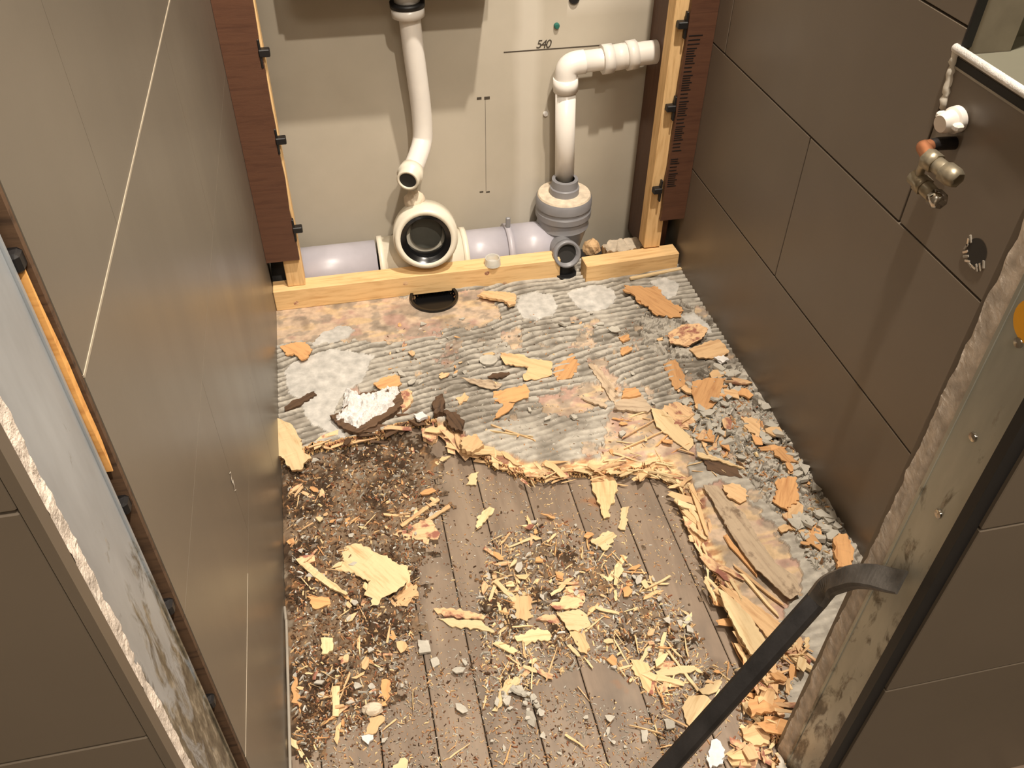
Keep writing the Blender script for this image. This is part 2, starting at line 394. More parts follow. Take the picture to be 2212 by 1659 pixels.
# hall behind the camera
tag(box('floor_hall', -1.40, 1.60, -1.80, 0.299, -0.06, -0.02, 'tile_f'), kind='structure')
tag(box('ceiling', -1.40, 1.60, -1.80, 1.80, 2.45, 2.50, 'ceil'), kind='structure')
tag(box('wall_hall_left', -1.46, -1.40, -1.80, 0.33, -0.02, 2.45, 'hall'), kind='structure')
tag(box('wall_hall_right', 1.60, 1.66, -1.80, 0.37, -0.02, 2.45, 'hall'), kind='structure')
tag(box('wall_hall_back', -1.46, 1.66, -1.86, -1.80, -0.02, 2.45, 'hall'), kind='structure')
for (lx, ly, lz), w in LAMPS:
    e = empty('ceiling_lamp', (lx, ly, 2.45)); tag(e, ['round ceiling downlight over the doorway', 'round ceiling downlight inside the cubicle'][LAMPS.index(((lx, ly, lz), w))], 'lamp')
    lathe('trim_ring', [(0.030, 0), (0.030, -0.012), (0.046, -0.012), (0.046, 0)], (0, 0, 0), (0, 0, 1), 'ceil', e)
    lathe('lamp_disc', [(0.0, -0.003), (0.030, -0.003)], (0, 0, 0), (0, 0, 1), 'lamp', e)
    ld = bpy.data.lights.new('downlight', 'SPOT'); ld.energy = w*10; ld.color = LAMP_COL; ld.spot_size = math.radians(150); ld.spot_blend = 0.6
    ld.shadow_soft_size = 0.03
    lo = bpy.data.objects.new('downlight', ld); COL.objects.link(lo); lo.parent = e; lo.location = (0, 0, -0.03)

e = empty('fill_panel', (0.05, -1.05, 2.45)); tag(e, 'added square fill light panel on the hall ceiling, out of view', 'lamp')  # invented fitting that carries the added fill light
mesh_obj('fill_panel_frame', box_bm(-0.31, 0.31, -0.31, 0.31, -0.018, 0.0, 0.004), 'ceil', e)
mesh_obj('fill_panel_face', box_bm(-0.29, 0.29, -0.29, 0.29, -0.021, -0.018), 'lamp', e)
po_.parent = e; po_.location = (0, 0, -0.03)

# ================================================================= STEEL POSTS
def rough_strip(name, xf, y0, y1, z0, z1, sgn, parent, mat='rough_strip', amp=0.004, ny=7, nz=520, seed=0):
    """crumbly adhesive edge; height field over (y,z), facing sgn*x"""
    Y = np.linspace(y0, y1, ny); Z = np.linspace(z0, z1, nz); YY, ZZ = np.meshgrid(Y, Z, indexing='ij')
    h = amp*(fbm(YY*2, ZZ, 70, seed)-0.4)*2 + amp*0.5*(vnoise(YY*1.5, ZZ, 300, seed+5)-0.5)
    edge = np.minimum((YY-y0), (y1-YY)) < 1e-6
    yj = YY + np.where(edge, (fbm(YY*0.4, ZZ, 60, seed+9)-0.5)*0.006, 0)
    V = np.stack([xf+sgn*np.maximum(h, -0.002), yj, ZZ], -1).reshape(-1, 3)
    F = [(i*nz+j, (i+1)*nz+j, (i+1)*nz+j+1, i*nz+j+1) for i in range(ny-1) for j in range(nz-1)]
    return raw_obj(name, V, F, mat, parent)
# left post
pl = empty('steel_post', (-0.172, 0.38, ZS)); tag(pl, 'stained galvanised steel stud lining the left side of the opening', 'post')
def P_(o, p): o.parent = p; o.matrix_parent_inverse = Matrix.Translation(-p.location); return o
P_(box('web', -0.1745, -0.172, 0.345, 0.4205, ZS, 2.44, 'zinc_l'), pl)
P_(box('flange', -0.176, -0.1705, 0.4185, 0.4215, ZS, 2.44, 'zinc_l'), pl)
P_(rough_strip('adhesive_edge', -0.1715, 0.334, 0.347, 0.0, 1.6, 1, None, amp=0.0018, seed=3), pl)
P_(box('tile_edge', -0.1765, -0.170, 0.3222, 0.3335, ZS, 2.44, 'tile_f'), pl)
P_(box('gap_backing', -0.20, -0.182, 0.4215, 0.4365, ZS, 2.44, 'black'), pl)
P_(box('edge_strip', -0.182, -0.1665, 0.4315, 0.4365, ZS, 2.44, 'rot'), pl)
for z in (0.862, 0.665, 0.545, 0.40): P_(mesh_obj('clip', box_bm(-0.182, -0.1675, 0.4225, 0.4355, z-0.006, z+0.006, 0.002), 'iron'), pl)
# orange lath wedged in the gap
bm = bmesh.new(); LZ = np.linspace(0.70, 0.862, 14)
ring = []
for k, z in enumerate(LZ):
    w = 0.0068*min(1, (k+0.4)/3, (14-k)/7); yc = 0.4265+0.0004*math.sin(k)
    ring.append([bm.verts.new((x, y, z)) for x, y in ((-0.178, yc-w*0.5), (-0.1682, yc-w*0.5), (-0.1682, yc+w*0.5), (-0.178, yc+w*0.5))])
for a, b in zip(ring[:-1], ring[1:]):
    for k in range(4): bm.faces.new((a[k], a[(k+1) % 4], b[(k+1) % 4], b[k]))
bm.faces.new(ring[0]); bm.faces.new(ring[-1]); bmesh.ops.recalc_face_normals(bm, faces=bm.faces)
tag(mesh_obj('wood_lath', bm, 'lath'), 'thin orange wood sliver wedged behind the left steel post', 'lath')
# right post
pr = empty('steel_post', (0.474, 0.40, ZS)); tag(pr, 'galvanised steel stud lining the right side of the opening, behind the pry bar', 'post')
P_(box('web', 0.4725, 0.475, 0.3745, 0.424, ZS, 2.44, 'zinc_r'), pr)
P_(box('flange', 0.4715, 0.4735, 0.4215, 0.4250, ZS, 2.44, 'zinc_r'), pr)
P_(box('inner_core', 0.475, 0.4835, 0.375, 0.445, ZS, 2.44, 'core'), pr)
P_(rough_strip('adhesive_edge', 0.4735, 0.4235, 0.4465, -0.015, 1.6, -1, None, amp=0.0016, seed=11), pr)
P_(box('tile_edge', 0.4745, 0.4835, 0.4455, 0.4525, ZS, 2.44, 'tile_r'), pr)
P_(box('gasket', 0.4690, 0.4835, 0.3645, 0.3742, ZS, 2.44, 'black'), pr)
for (px, py) in ((2102, 944), (2027, 1110), (2200, 740)):
    q = onx(px, py, 0.472); P_(lathe('screw', [(0.0045, 0), (0.004, 0.0015), (0.0, 0.0018)], (0.4725, q[1], q[2]), (-1, 0, 0), 'chrome', seg=12), pr)
q = onx(2219, 690, 0.472)
P_(lathe('sticker', [(0.017, 0.0), (0.017, 0.0006), (0.0, 0.0007)], (0.4725, q[1]-0.004, q[2]), (-1, 0, 0), 'yellow', seg=24), pr)['label'] = 'yellow round sticker'

# ================================================================= BACK FRAME
def batten(name, x0, x1, y0, y1, z0, z1, mat, label=None, rz=0, bev=0.0015, along='x', parent=None):
    """box with origin at its centre base, long axis on local x for the grain"""
    cx, cy, cz = (x0+x1)/2, (y0+y1)/2, z0
    dx, dy, dz = x1-x0, y1-y0, z1-z0
    if along == 'z':
        bm = box_bm(0, dz, -dy/2, dy/2, -dx/2, dx/2, bev)
        o = mesh_obj(name, bm, mat); o.location = (cx, cy, cz); o.rotation_euler = (0, -math.pi/2, 0)
    else:
        bm = box_bm(-dx/2, dx/2, -dy/2, dy/2, 0, dz, bev)
        o = mesh_obj(name, bm, mat); o.location = (cx, cy, cz); o.rotation_euler = (0, 0, rz)
    if parent is not None: o.parent = parent
    if label: tag(o, label, 'batten')
    return o
pl1 = batten('floor_batten', -0.1655, 0.457, YP, YP+0.040, 0.0, 0.050, 'batten', 'long pale timber batten on the floor under the white branch pipe')
# knots
for px, py in ((640, 655), (1052, 590), (1090, 613), (876, 612)):
    q = ony(px, py, YP); kn = lathe('knot', [(0.0055, 0), (0.0, 0.0004)], (q[0], YP-0.0002, q[2]), (0, -1, 0), 'red', seg=14); kn.scale = (1, 1, 1)
    kn.parent = pl1; kn.matrix_parent_inverse = Matrix.Translation(-pl1.location)
pl2 = batten('floor_batten', 0.508, 0.728, 1.522, 1.562, 0.0, 0.044, 'batten', 'short split timber batten on the floor beside the right stud', rz=0.05)
bm = box_bm(-0.06, 0.075, -0.004, 0.004, 0, 0.006, 0.001)
sp = mesh_obj('split_sliver', bm, 'pale'); sp.location = (0.665, 1.508, 0.004); sp.rotation_euler = (0, 0.02, 0.09); P_(sp, pl2)
batten('wall_stud', -0.134, -0.097, YP+0.012, YP+0.050, 0.0505, 1.9, 'batten', 'upright pale timber stud behind the left brown board', along='z')
batten('wall_stud', 0.654, 0.692, YP+0.012, YP+0.050, 0.0465, 1.9, 'batten', 'upright pale timber stud behind the right brown board', along='z')
batten('wall_stud', 0.672, 0.722, YP+0.052, YB-0.003, 0.0, 1.9, 'brown', 'dark brown upright board behind the right pale stud', along='z')
for (x0, x1, z0, xc, sgn, cl, lab) in ((-0.1655, -0.100, 0.122, -0.094, 1, ((571, 115), (607, 305), (643, 497)), 'dark brown laminate board strip fixed beside the left wall'),
                             (0.679, 0.7345, 0.122, 0.672, -1, ((1475, 55), (1450, 235), (1421, 413)), 'dark brown laminate board strip with a printed ladder mark, fixed beside the right wall')):
    e = empty('brown_board', ((x0+x1)/2, YP, z0)); tag(e, lab, 'board')
    bm = bmesh.new(); n = 130
    inner = x1 if sgn > 0 else x0; outer = x0 if sgn > 0 else x1
    fr = []; bk = []
    for k in range(n+1):
        z = z0+(1.9-z0)*k/n; w = sgn*0.0035*(float(vnoise(z, 0, 28, 4+sgn))-0.5)
        fr.append((bm.verts.new((outer, YP, z)), bm.verts.new((inner+w, YP, z))))
        bk.append((bm.verts.new((outer, YP+0.010, z)), bm.verts.new((inner+w, YP+0.010, z))))
    for k in range(n):
        bm.faces.new((fr[k][0], fr[k][1], fr[k+1][1], fr[k+1][0])); bm.faces.new((fr[k][1], bk[k][1], bk[k+1][1], fr[k+1][1]))
        bm.faces.new((bk[k][0], bk[k+1][0], bk[k+1][1], bk[k][1])); bm.faces.new((fr[k][0], fr[k+1][0], bk[k+1][0], bk[k][0]))
    bm.faces.new((fr[0][0], bk[0][0], bk[0][1], fr[0][1])); bmesh.ops.recalc_face_normals(bm, faces=bm.faces)
    P_(mesh_obj('panel', bm, 'brown'), e)
    for px, py in cl:
        q = ony(px, py, YP)
        cl_ = P_(mesh_obj('clip', box_bm(q[0]-0.0095, q[0]+0.0095, YP-0.003, YP+0.012, q[2]-0.0065, q[2]+0.0065, 0.0015), 'black'), e)
        P_(mesh_obj('clip_leg', box_bm(q[0]-sgn*0.007-0.002, q[0]-sgn*0.007+0.002, YP-0.0015, YP+0.008, q[2]-0.026, q[2]+0.024, 0.001), 'black'), cl_)
    if sgn < 0:
        k = 0; z = 0.205
        while z < 0.525:
            w = 0.016 if z < 0.5 else 0.024
            gap = 0.0048 if (k % 9) < 6 else 0.008
            if not 0.27 < z < 0.283:
                P_(mesh_obj('printed_bar', box_bm(0.683, 0.683+w+0.004*(k % 3 == 0), YP-0.0006, YP+0.0002, z, z+0.0018), 'black'), e)
            z += gap; k += 1

# plaster lump behind batten + offcuts
def lump(name, loc, size, mat, label, cat, seed=0, sub=3, rough=0.35, rz=0, group=None):
    bm = bmesh.new(); bmesh.ops.create_icosphere(bm, subdivisions=sub, radius=1.0)
    for v in bm.verts:
        p = v.co.copy(); s = 1+rough*(float(fbm(p.x*1.7+p.z, p.y*1.7-p.z*0.8, 1.3, seed))-0.5)*2
        v.co = Vector((p.x*size[0]*s, p.y*size[1]*s, p.z*size[2]*s))
    zmin = min(v.co.z for v in bm.verts)
    for v in bm.verts: v.co.z -= zmin
    o = mesh_obj(name, bm, mat); o.location = loc; o.rotation_euler = (0, 0, rz); tag(o, label, cat, group); return o
lump('wood_lump', (0.562, 1.650, -0.0200), (0.020, 0.020, 0.022), 'tan', 'small tan wood lump behind the gap in the floor battens', 'wood lump', 8)

# ================================================================= PIPES
PY, PZ = 1.648, 0.022
sp_ = empty('soil_pipe', (0.10, PY, -0.035)); tag(sp_, 'lilac-grey horizontal soil pipe running behind the floor batten', 'pipe')
def T(name, path, r, mat, parent, **kw): return P_(tube(name, path, r, mat, None, **kw), parent)
T('pipe_run', [(-0.1655, PY, PZ), (0.06, PY, PZ)], 0.055, 'grey_pvc', sp_, seg=40)
T('pipe_run', [(0.22, PY, PZ), (0.36, PY, PZ)], 0.055, 'grey_pvc', sp_, seg=40)
T('black_sleeve', [(-0.1657, PY, PZ), (-0.128, PY, PZ)], 0.0565, 'dark_in', sp_, seg=40)
br = empty('branch_fitting', (0.17, PY, -0.045)); tag(br, 'off-white branch fitting with a large round open socket facing the room', 'pipe fitting')
T('sleeve', [(0.068, PY, PZ), (0.258, PY, PZ)], 0.0605, 'cream_pvc', br, seg=40)
T('sleeve_collar', [(0.064, PY, PZ), (0.076, PY, PZ)], 0.063, 'cream_pvc', br, seg=40)
T('sleeve_collar', [(0.250, PY, PZ), (0.262, PY, PZ)], 0.063, 'cream_pvc', br, seg=40)
rc = ony(920, 518, 1.555); axd = Vector((-0.10, -1.0, 0.22)).normalized(); RC = Vector(rc)
T('branch_neck', smooth_path([Vector((0.165, PY, PZ)), Vector((0.165, PY+0.004, 0.075)), RC-axd*0.082+Vector((0.002, 0, -0.010)), RC-axd*0.066, RC-axd*0.060], 8), 0.058, 'cream_pvc', br, seg=40)
so = tube('socket', [RC-axd*0.064, RC-axd*0.058, RC-axd*0.012, RC-axd*0.010, RC], [0.058, 0.0685, 0.0685, 0.064, 0.064], 'cream_pvc', None, seg=48, wall=0.011); P_(so, br)
P_(lathe('seal_ring', [(0.0535, -0.003), (0.0535, -0.0005), (0.050, -0.004), (0.043, -0.008), (0.040, -0.018), (0.047, -0.030)], RC, axd, 'black_gloss', None, 48), so)['label'] = 'black rubber seal'
P_(lathe('inner_bore', [(0.050, -0.028), (0.048, -0.040), (0.047, -0.056)], RC, axd, 'black_gloss', None, 48), so)
P_(lathe('inner_water', [(0.0, -0.046), (0.034, -0.046)], RC+Vector((0.002, 0, -0.002)), axd, 'murk', None, 30), so)
# black hole collar in floor in front of batten
hc = onz(935, 632, 0.003)
lathe('floor_socket', [(0.0, -0.016), (0.047, -0.016), (0.047, 0.003), (0.053, 0.004), (0.053, -0.001)], (hc[0], YP-0.0585+0.038, 0.003), (0, 0, 1), 'black_gloss', seg=40)
tag(bpy.data.objects['floor_socket'], 'round black pipe socket in the floor half under the long batten', 'socket')
# flush pipe
fp = empty('flush_pipe', (0.17, 1.66, 0.25)); tag(fp, 'white curved flush pipe hanging from the black cistern', 'pipe')
A = [ony(882, 12, 1.655), ony(892, 100, 1.66), ony(908, 220, 1.668), ony(913, 280, 1.668), ony(911, 310, 1.660), ony(900, 345, 1.628), ony(888, 372, 1.60)]
T('pipe', smooth_path(A, 8), 0.0205, 'white_pvc', fp, seg=28)
d = (Vector(A[-1])-Vector(A[-2])).normalized(); e_ = Vector(A[-1]); d2 = (d+Vector((-0.15, -0.75, 0.15))).normalized()
cone_ = T('rubber_cone', [e_-d*0.012, e_, e_+d2*0.012, e_+d2*0.014, e_+d2*0.030], [0.0235, 0.026, 0.0265, 0.0225, 0.0225], 'cream_pvc', fp, seg=28, wall=0.005)
P_(lathe('bore_shade', [(0.0, -0.0035), (0.0174, -0.0030)], e_+d2*0.030, d2, 'dark_in', None, 24), cone_)  # dark disc paints the shade inside the open pipe end
T('union_nut', [ony(880, 14, 1.655), ony(882, 34, 1.655)], 0.031, 'white_pvc', fp, seg=28)
T('black_washer', [ony(879, 2, 1.655), ony(880, 13, 1.655)], 0.0325, 'black', fp, seg=28)
T('tail', [ony(878, -30, 1.655), ony(879, 4, 1.655)], 0.024, 'white_pvc', fp, seg=28)
# crumbling grey mortar between pipe end and branch
lump('mortar_lump', (RC.x-0.012, 1.625, 0.160), (0.020, 0.026, 0.022), 'dirt_cap', 'dusty beige lump of debris on top of the off-white branch fitting', 'mortar', 12)
# cistern
ci = empty('toilet_cistern', (0.147, 1.655, 0.605)); tag(ci, 'black concealed toilet cistern hung above the flush pipe', 'cistern')
P_(mesh_obj('tank', box_bm(-0.045, 0.335, 1.592, YB-0.001, 0.612, 1.02, 0.012, seg=3), 'black_gloss'), ci)
P_(mesh_obj('lid', box_bm(-0.040, 0.330, 1.588, YB-0.001, 1.021, 1.045, 0.006), 'black_gloss'), ci)
# waste pipe
wp = empty('waste_pipe', (0.487, 1.66, 0.17)); tag(wp, 'white waste pipe rising from the grey boss and turning right', 'pipe')
WY = 1.672
def w(px, py, y=WY): return Vector(ony(px, py, y))
T('riser', [w(1219, 405), w(1222, 190)], 0.0213, 'white_pvc', wp, seg=28)
T('elbow', smooth_path([w(1222, 188), w(1223, 160), w(1227, 146), w(1240, 137), w(1262, 133)], 6), 0.0235, 'white_pvc', wp, seg=28)
T('elbow_collar', [w(1222, 196), w(1222, 168)], 0.0258, 'white_pvc', wp, seg=28)
T('branch', [w(1255, 134), w(1310, 127), w(1370, 118)], 0.0215, 'white_pvc', wp, seg=28)
T('union_nut', [w(1300, 129), w(1322, 126)], 0.0295, 'white_pvc', wp, seg=12)
T('coupling', [w(1318, 126), w(1360, 119)], 0.0258, 'white_pvc', wp, seg=28)
T('union_nut', [w(1352, 121), w(1374, 117)], 0.0295, 'white_pvc', wp, seg=12)
T('bend', smooth_path([w(1365, 119), w(1400, 114), w(1430, 111), w(1490, 111)], 6), 0.0235, 'white_pvc', wp, seg=28)
# grey boss reducer
gb = empty('boss_adaptor', (0.49, 1.655, -0.045)); tag(gb, 'grey ribbed boss adaptor with a small forward outlet, at the end of the soil pipe', 'pipe fitting')
bx, by = 0.489, 1.658
body_ = P_(lathe('body', [(0.0, 0.150), (0.030, 0.150), (0.030, 0.148), (0.060, 0.146), (0.063, 0.141), (0.063, 0.124), (0.060, 0.121), (0.0605, 0.115), (0.063, 0.112), (0.063, 0.099), (0.059, 0.094), (0.0585, 0.078),
       (0.0600, 0.074), (0.0560, 0.066), (0.046, 0.030), (0.039, 0.0), (0.036, -0.035), (0.0, -0.035)], (bx, by, 0), (0, 0, 1), 'grey_dk', None, 44), gb)
P_(lathe('dusty_cap', [(0.0, 0.1525), (0.058, 0.1505), (0.060, 0.1465), (0.058, 0.145)], (bx, by, 0), (0, 0, 1), 'dirt_cap', None, 44), body_)
P_(lathe('neck', [(0.033, 0.148), (0.033, 0.166), (0.030, 0.168), (0.029, 0.185), (0.0215, 0.186)], (bx, by, 0), (0, 0, 1), 'grey_dk', None, 32), gb)
se_ = T('side_entry', [(0.36, PY, PZ), (0.47, PY, PZ)], 0.0585, 'grey_pvc', gb, seg=40)
T('side_entry_lip', [(0.352, PY, PZ), (0.366, PY, PZ)], 0.0615, 'grey_pvc', se_, seg=40)
P_(mesh_obj('strap_lug', box_bm(0.354, 0.364, PY-0.004, PY+0.004, 0.08, 0.108, 0.002), 'grey_dk'), gb)
oc = Vector(ony(1226, 550, 1.548)); od = Vector((0.0, -1.0, 0.30)).normalized()
out_ = T('outlet', smooth_path([Vector((bx, by-0.02, 0.0)), oc-od*0.06, oc-od*0.025, oc], 5), [0.027]*16, 'grey_dk', gb, seg=32, wall=0.004)
P_(lathe('bore_shade', [(0.0, -0.012), (0.0225, -0.012)], oc, od, 'dark_in', None, 24), out_)  # shade inside the outlet painted as a dark disc
T('outlet_rim', [oc-od*0.018, oc-od*0.016, oc+od*0.001], [0.027, 0.0305, 0.0305], 'grey_dk', out_, seg=32, wall=0.006)
T('outlet_drop', smooth_path([oc-od*0.036+Vector((0, 0.0, -0.006)), Vector((oc.x, 1.575, 0.012)), Vector((oc.x, 1.572, -0.004))], 5), [0.024]*10+[0.026], 'black', gb, seg=28)
T('outlet_foot', [(oc.x, 1.556, 0.0005), (oc.x, 1.556, 0.008)], 0.0245, 'black', gb, seg=28)
# clear plastic cap on batten
cq = onz(1066, 566, 0.062)
lathe('plastic_cap', [(0.0, 0.003), (0.013, 0.003), (0.014, 0.016), (0.0165, 0.0165), (0.018, 0.0), (0.0, 0.0)], (cq[0], YP+0.012, 0.0502), (0, 0, 1), 'clear', seg=30)
tag(bpy.data.objects['plastic_cap'], 'clear plastic ring cap sitting on the long floor batten', 'cap')

# marks and fixings on the back wall
def wall_line(px0, py0, px1, py1, wd, name):
    a, b = Vector(ony(px0, py0, YB)), Vector(ony(px1, py1, YB)); n_ = Vector((0, -0.0006, 0)); d = (b-a).normalized(); s = d.cross(Vector((0, 1, 0)))*wd/2
    bm = bmesh.new(); f = [bm.verts.new(p) for p in (a-s+n_, b-s+n_, b+s+n_, a+s+n_)]; g = [bm.verts.new(v.co-n_*0.9) for v in f]
    bm.faces.new(f); 
    for k in range(4): bm.faces.new((f[k], g[k], g[(k+1) % 4], f[(k+1) % 4]))
    bmesh.ops.recalc_face_normals(bm, faces=bm.faces)
    return mesh_obj(name, bm, 'ink', bw)
wall_line(1088, 113, 1445, 87, 0.0022, 'marker_line')
wall_line(1030, 213, 1040, 212, 0.005, 'pencil_mark'); wall_line(1046, 212, 1058, 211, 0.006, 'pencil_mark')
wall_line(1036, 415, 1044, 414, 0.003, 'pencil_mark'); wall_line(1050, 415, 1058, 414, 0.003, 'pencil_mark')
wall_line(1048, 214, 1050, 412, 0.0006, 'pencil_line')
tc = bpy.data.curves.new('note', 'FONT'); tc.body = '540'; tc.size = 0.024; tc.extrude = 0.0003; tc.shear = 0.2; tc.space_character = 0.82
to = bpy.data.objects.new('handwritten_note', tc); COL.objects.link(to); bpy.context.view_layer.update()
me = bpy.data.meshes.new_from_object(to); bpy.data.objects.remove(to)
o = bpy.data.objects.new('handwritten_note', me); COL.objects.link(o); me.materials.append(M['ink']); q = ony(1157, 104, YB)
o.location = (q[0], YB-0.0007, q[2]); o.rotation_euler = (math.pi/2, 0.03, 0); o.parent = bw
for (px, py, mt, r, nm, lb) in ((1202, 55, 'green', 0.006, 'wall_plug', 'small green wall plug set in the beige back wall'), (1178, 245, 'white', 0.0055, 'wall_screw', 'small white screw in the back wall beside the waste pipe'),
                    (1240, -4, 'black', 0.011, 'wall_bolt', 'black bolt in the beige wall above the green plug')):
    q = ony(px, py, YB); tag(lathe(nm, [(r, 0), (r, 0.004), (r*0.7, 0.007), (0.0, 0.007)], (q[0], YB, q[2]), (0, -1, 0), mt, seg=16), lb, 'fixing')

# ================================================================= FITTINGS ON RIGHT WALL
q = onx(2043, 258, XR-0.02); pg = empty('blanking_plug', (XR, q[1], q[2])); tag(pg, 'white plastic wing plug screwed into the right tiled wall', 'plug')
ax_ = Vector((-1, -0.15, -0.1)).normalized()
pbd = P_(lathe('plug_body', [(0.0, 0.030), (0.010, 0.030), (0.0125, 0.026), (0.0135, 0.014), (0.016, 0.012), (0.016, 0.004), (0.011, 0.002), (0.011, -0.004)], (XR, q[1], q[2]), ax_, 'white_pvc', None, 24), pg)
for s in (-1, 1):
    bm = box_bm(-0.006, 0.006, 0, 0.011, -0.0045, 0.0045, 0.0025); o = mesh_obj('wing', bm, 'white_pvc')
    o.location = Vector((XR, q[1], q[2]))+ax_*0.016+Vector((0, s*0.011, 0)); o.rotation_euler = (0, 0, 0 if s > 0 else math.pi); P_(o, pbd)
q1 = Vector(onx(2060, 310, XR)); v0 = Vector(onx(1995, 318, XR-0.045)); v1 = Vector(onx(2010, 345, XR-0.05)); v2 = Vector(onx(2040, 368, XR-0.045)); 
va = empty('copper_valve', (XR, q1.y, q1.z)); tag(va, 'copper stub pipe with brass compression valve sticking out below the white plug', 'valve')
T('tail_pipe', smooth_path([q1+Vector((0.008, 0, 0)), (q1+v0)/2+Vector((-0.002, 0, 0.002)), v0+(q1-v0)*0.18], 6), 0.0080, 'iron', va, seg=16)
T('copper_elbow', smooth_path([v0+(q1-v0)*0.22, v0+(q1-v0)*0.06, v0, v0+(v1-v0)*0.4, v1], 5), 0.0085, 'copper', va, seg=16)
dv = (v2-v1).normalized()
T('compression_nut', [v1-dv*0.006, v1+dv*0.010], 0.0125, 'brass', va, seg=6)
T('valve_body', [v1+dv*0.006, v2+dv*0.014], 0.0098, 'brass', va, seg=16)
T('outlet_nut', [v2, v2+dv*0.015, v2+dv*0.022], [0.0125, 0.0125, 0.0100], 'brass', va, seg=6, wall=0.003)
u0 = Vector(onx(1974, 380, XR-0.045)); u1 = Vector(onx(2034, 440, XR-0.04)); du = (u1-u0).normalized()
T('handle_stem', smooth_path([v1+dv*0.008, (v1+u0)/2+Vector((0, 0, 0.002)), u0+du*0.01], 4), 0.0052, 'brass', va, seg=12)
T('lower_body', [u0, u0+du*0.02, u1-du*0.012], [0.0100, 0.0095, 0.0092], 'brass', va, seg=14)
T('lower_nut', [u0+du*0.012, u0+du*0.024], 0.0118, 'brass', va, seg=6)
T('lower_cap', [u1-du*0.016, u1-du*0.004, u1], [0.0112, 0.0112, 0.0085], 'chrome', va, seg=6, wall=0.002)
q = onx(2110, 545, XR); hp = empty('drilled_hole', (XR, q[1], q[2])); tag(hp, 'chipped round hole drilled in the right wall next to the steel post', 'hole')
P_(lathe('hole_disc', [(0.0, 0.0006), (0.017, 0.0006)], (XR, q[1], q[2]), (-1, 0, 0), 'black', None, 28), hp)
for k in range(11):
    a = math.pi*(0.85+k*0.105); bm = box_bm(-0.0008, 0.0014, -0.005, 0.005, -0.0016, 0.0016, 0.0006)
    o = mesh_obj('chip', bm, 'chrome' if k % 2 else 'seal'); o.location = (XR-0.0008, q[1]-0.0185*math.cos(a)*1.0, q[2]+0.0185*math.sin(a)); o.rotation_euler = (a+math.pi/2+random.uniform(-.3, .3), 0, 0); P_(o, hp)

# ================================================================= PLYWOOD WITH ADHESIVE
EDGE = [(560, 1002), (596, 996), (640, 982), (680, 964), (740, 950), (800, 940), (860, 922), (900, 904), (935, 905), (960, 932), (1000, 958), (1040, 982), (1085, 1002), (1130, 1018),
        (1165, 1030), (1200, 1020), (1260, 1014), (1300, 1016), (1350, 1014), (1400, 1006), (1440, 1020), (1475, 1046), (1488, 1075), (1500, 1130), (1520, 1180),
        (1540, 1225), (1556, 1262), (1572, 1300), (1590, 1345), (1606, 1400), (1625, 1450), (1640, 1490), (1650, 1540), (1668, 1600), (1690, 1690)]
EW = [onz(*p, 0.0)[:2] for p in EDGE]
PLY = [(XL-0.05, EW[0][1])] + [tuple(p) for p in EW] + [(0.50, 0.30), (0.9, 0.30), (0.9, 1.7), (XL-0.05, 1.7)]
def wpoly(pts, z=0.0): return [tuple(onz(x, y, z)[:2]) for x, y in pts]
SM = [wpoly(p) for p in (
    [(676, 742), (696, 722), (730, 706), (760, 708), (766, 716), (750, 730), (734, 740), (700, 744), (678, 752)],
    [(632, 784), (672, 770), (716, 756), (772, 764), (812, 772), (798, 792), (786, 824), (768, 836), (744, 850), (724, 890), (716, 910), (748, 940), (744, 950), (716, 940), (680, 922), (662, 902), (648, 866), (628, 854), (616, 832), (616, 806)],
    [(1119, 645), (1150, 634), (1190, 640), (1205, 660), (1196, 685), (1160, 694), (1128, 690), (1114, 668)],
    [(1225, 637), (1260, 624), (1298, 616), (1325, 629), (1333, 646), (1315, 665), (1279, 678), (1249, 667), (1236, 648)],
    [(1405, 610), (1440, 602), (1466, 615), (1462, 640), (1440, 648), (1420, 630)],
    [(1470, 684), (1500, 680), (1528, 700), (1540, 722), (1510, 720), (1490, 706)])]
BARE = [wpoly(p) for p in (
    [(560, 660), (900, 640), (1040, 625), (1070, 640), (1080, 690), (1040, 706), (960, 716), (890, 735), (820, 742), (770, 735), (700, 742), (640, 742), (560, 760)],
    [(1160, 860), (1240, 835), (1300, 830), (1330, 850), (1300, 880), (1230, 900), (1170, 895)],
    [(1270, 780), (1300, 775), (1345, 850), (1330, 872), (1305, 850)],
    [(1320, 890), (1420, 880), (1510, 960), (1480, 1040), (1420, 1010), (1300, 1025), (1310, 960)],
    [(1490, 1060), (1560, 1040), (1640, 1100), (1700, 1180), (1730, 1250), (1700, 1330), (1620, 1400), (1560, 1290)],
    [(1080, 720), (1120, 715), (1130, 750), (1100, 760)])]
RAG = [wpoly(p) for p in ([(1480, 830), (1560, 760), (1640, 820), (1760, 1000), (1880, 1200), (1800, 1260), (1720, 1160), (1600, 1020), (1520, 960)],
                          [(1360, 700), (1470, 650), (1540, 700), (1480, 790), (1400, 760)])]
DX = 0.0026
gx = np.arange(XL-0.004, XR+0.006, DX); gy = np.arange(0.36, YP+0.06, DX)
GX, GY = np.meshgrid(gx, gy, indexing='ij')
def soft(polys, X, Y, j=0.012, seed=0):
    xj = X+j*(fbm(X, Y, 60, seed)-0.5); yj = Y+j*(fbm(X, Y, 60, seed+7)-0.5); r = np.zeros(X.shape, bool)
    for p in polys: r |= inpoly(xj, yj, p)
    return r
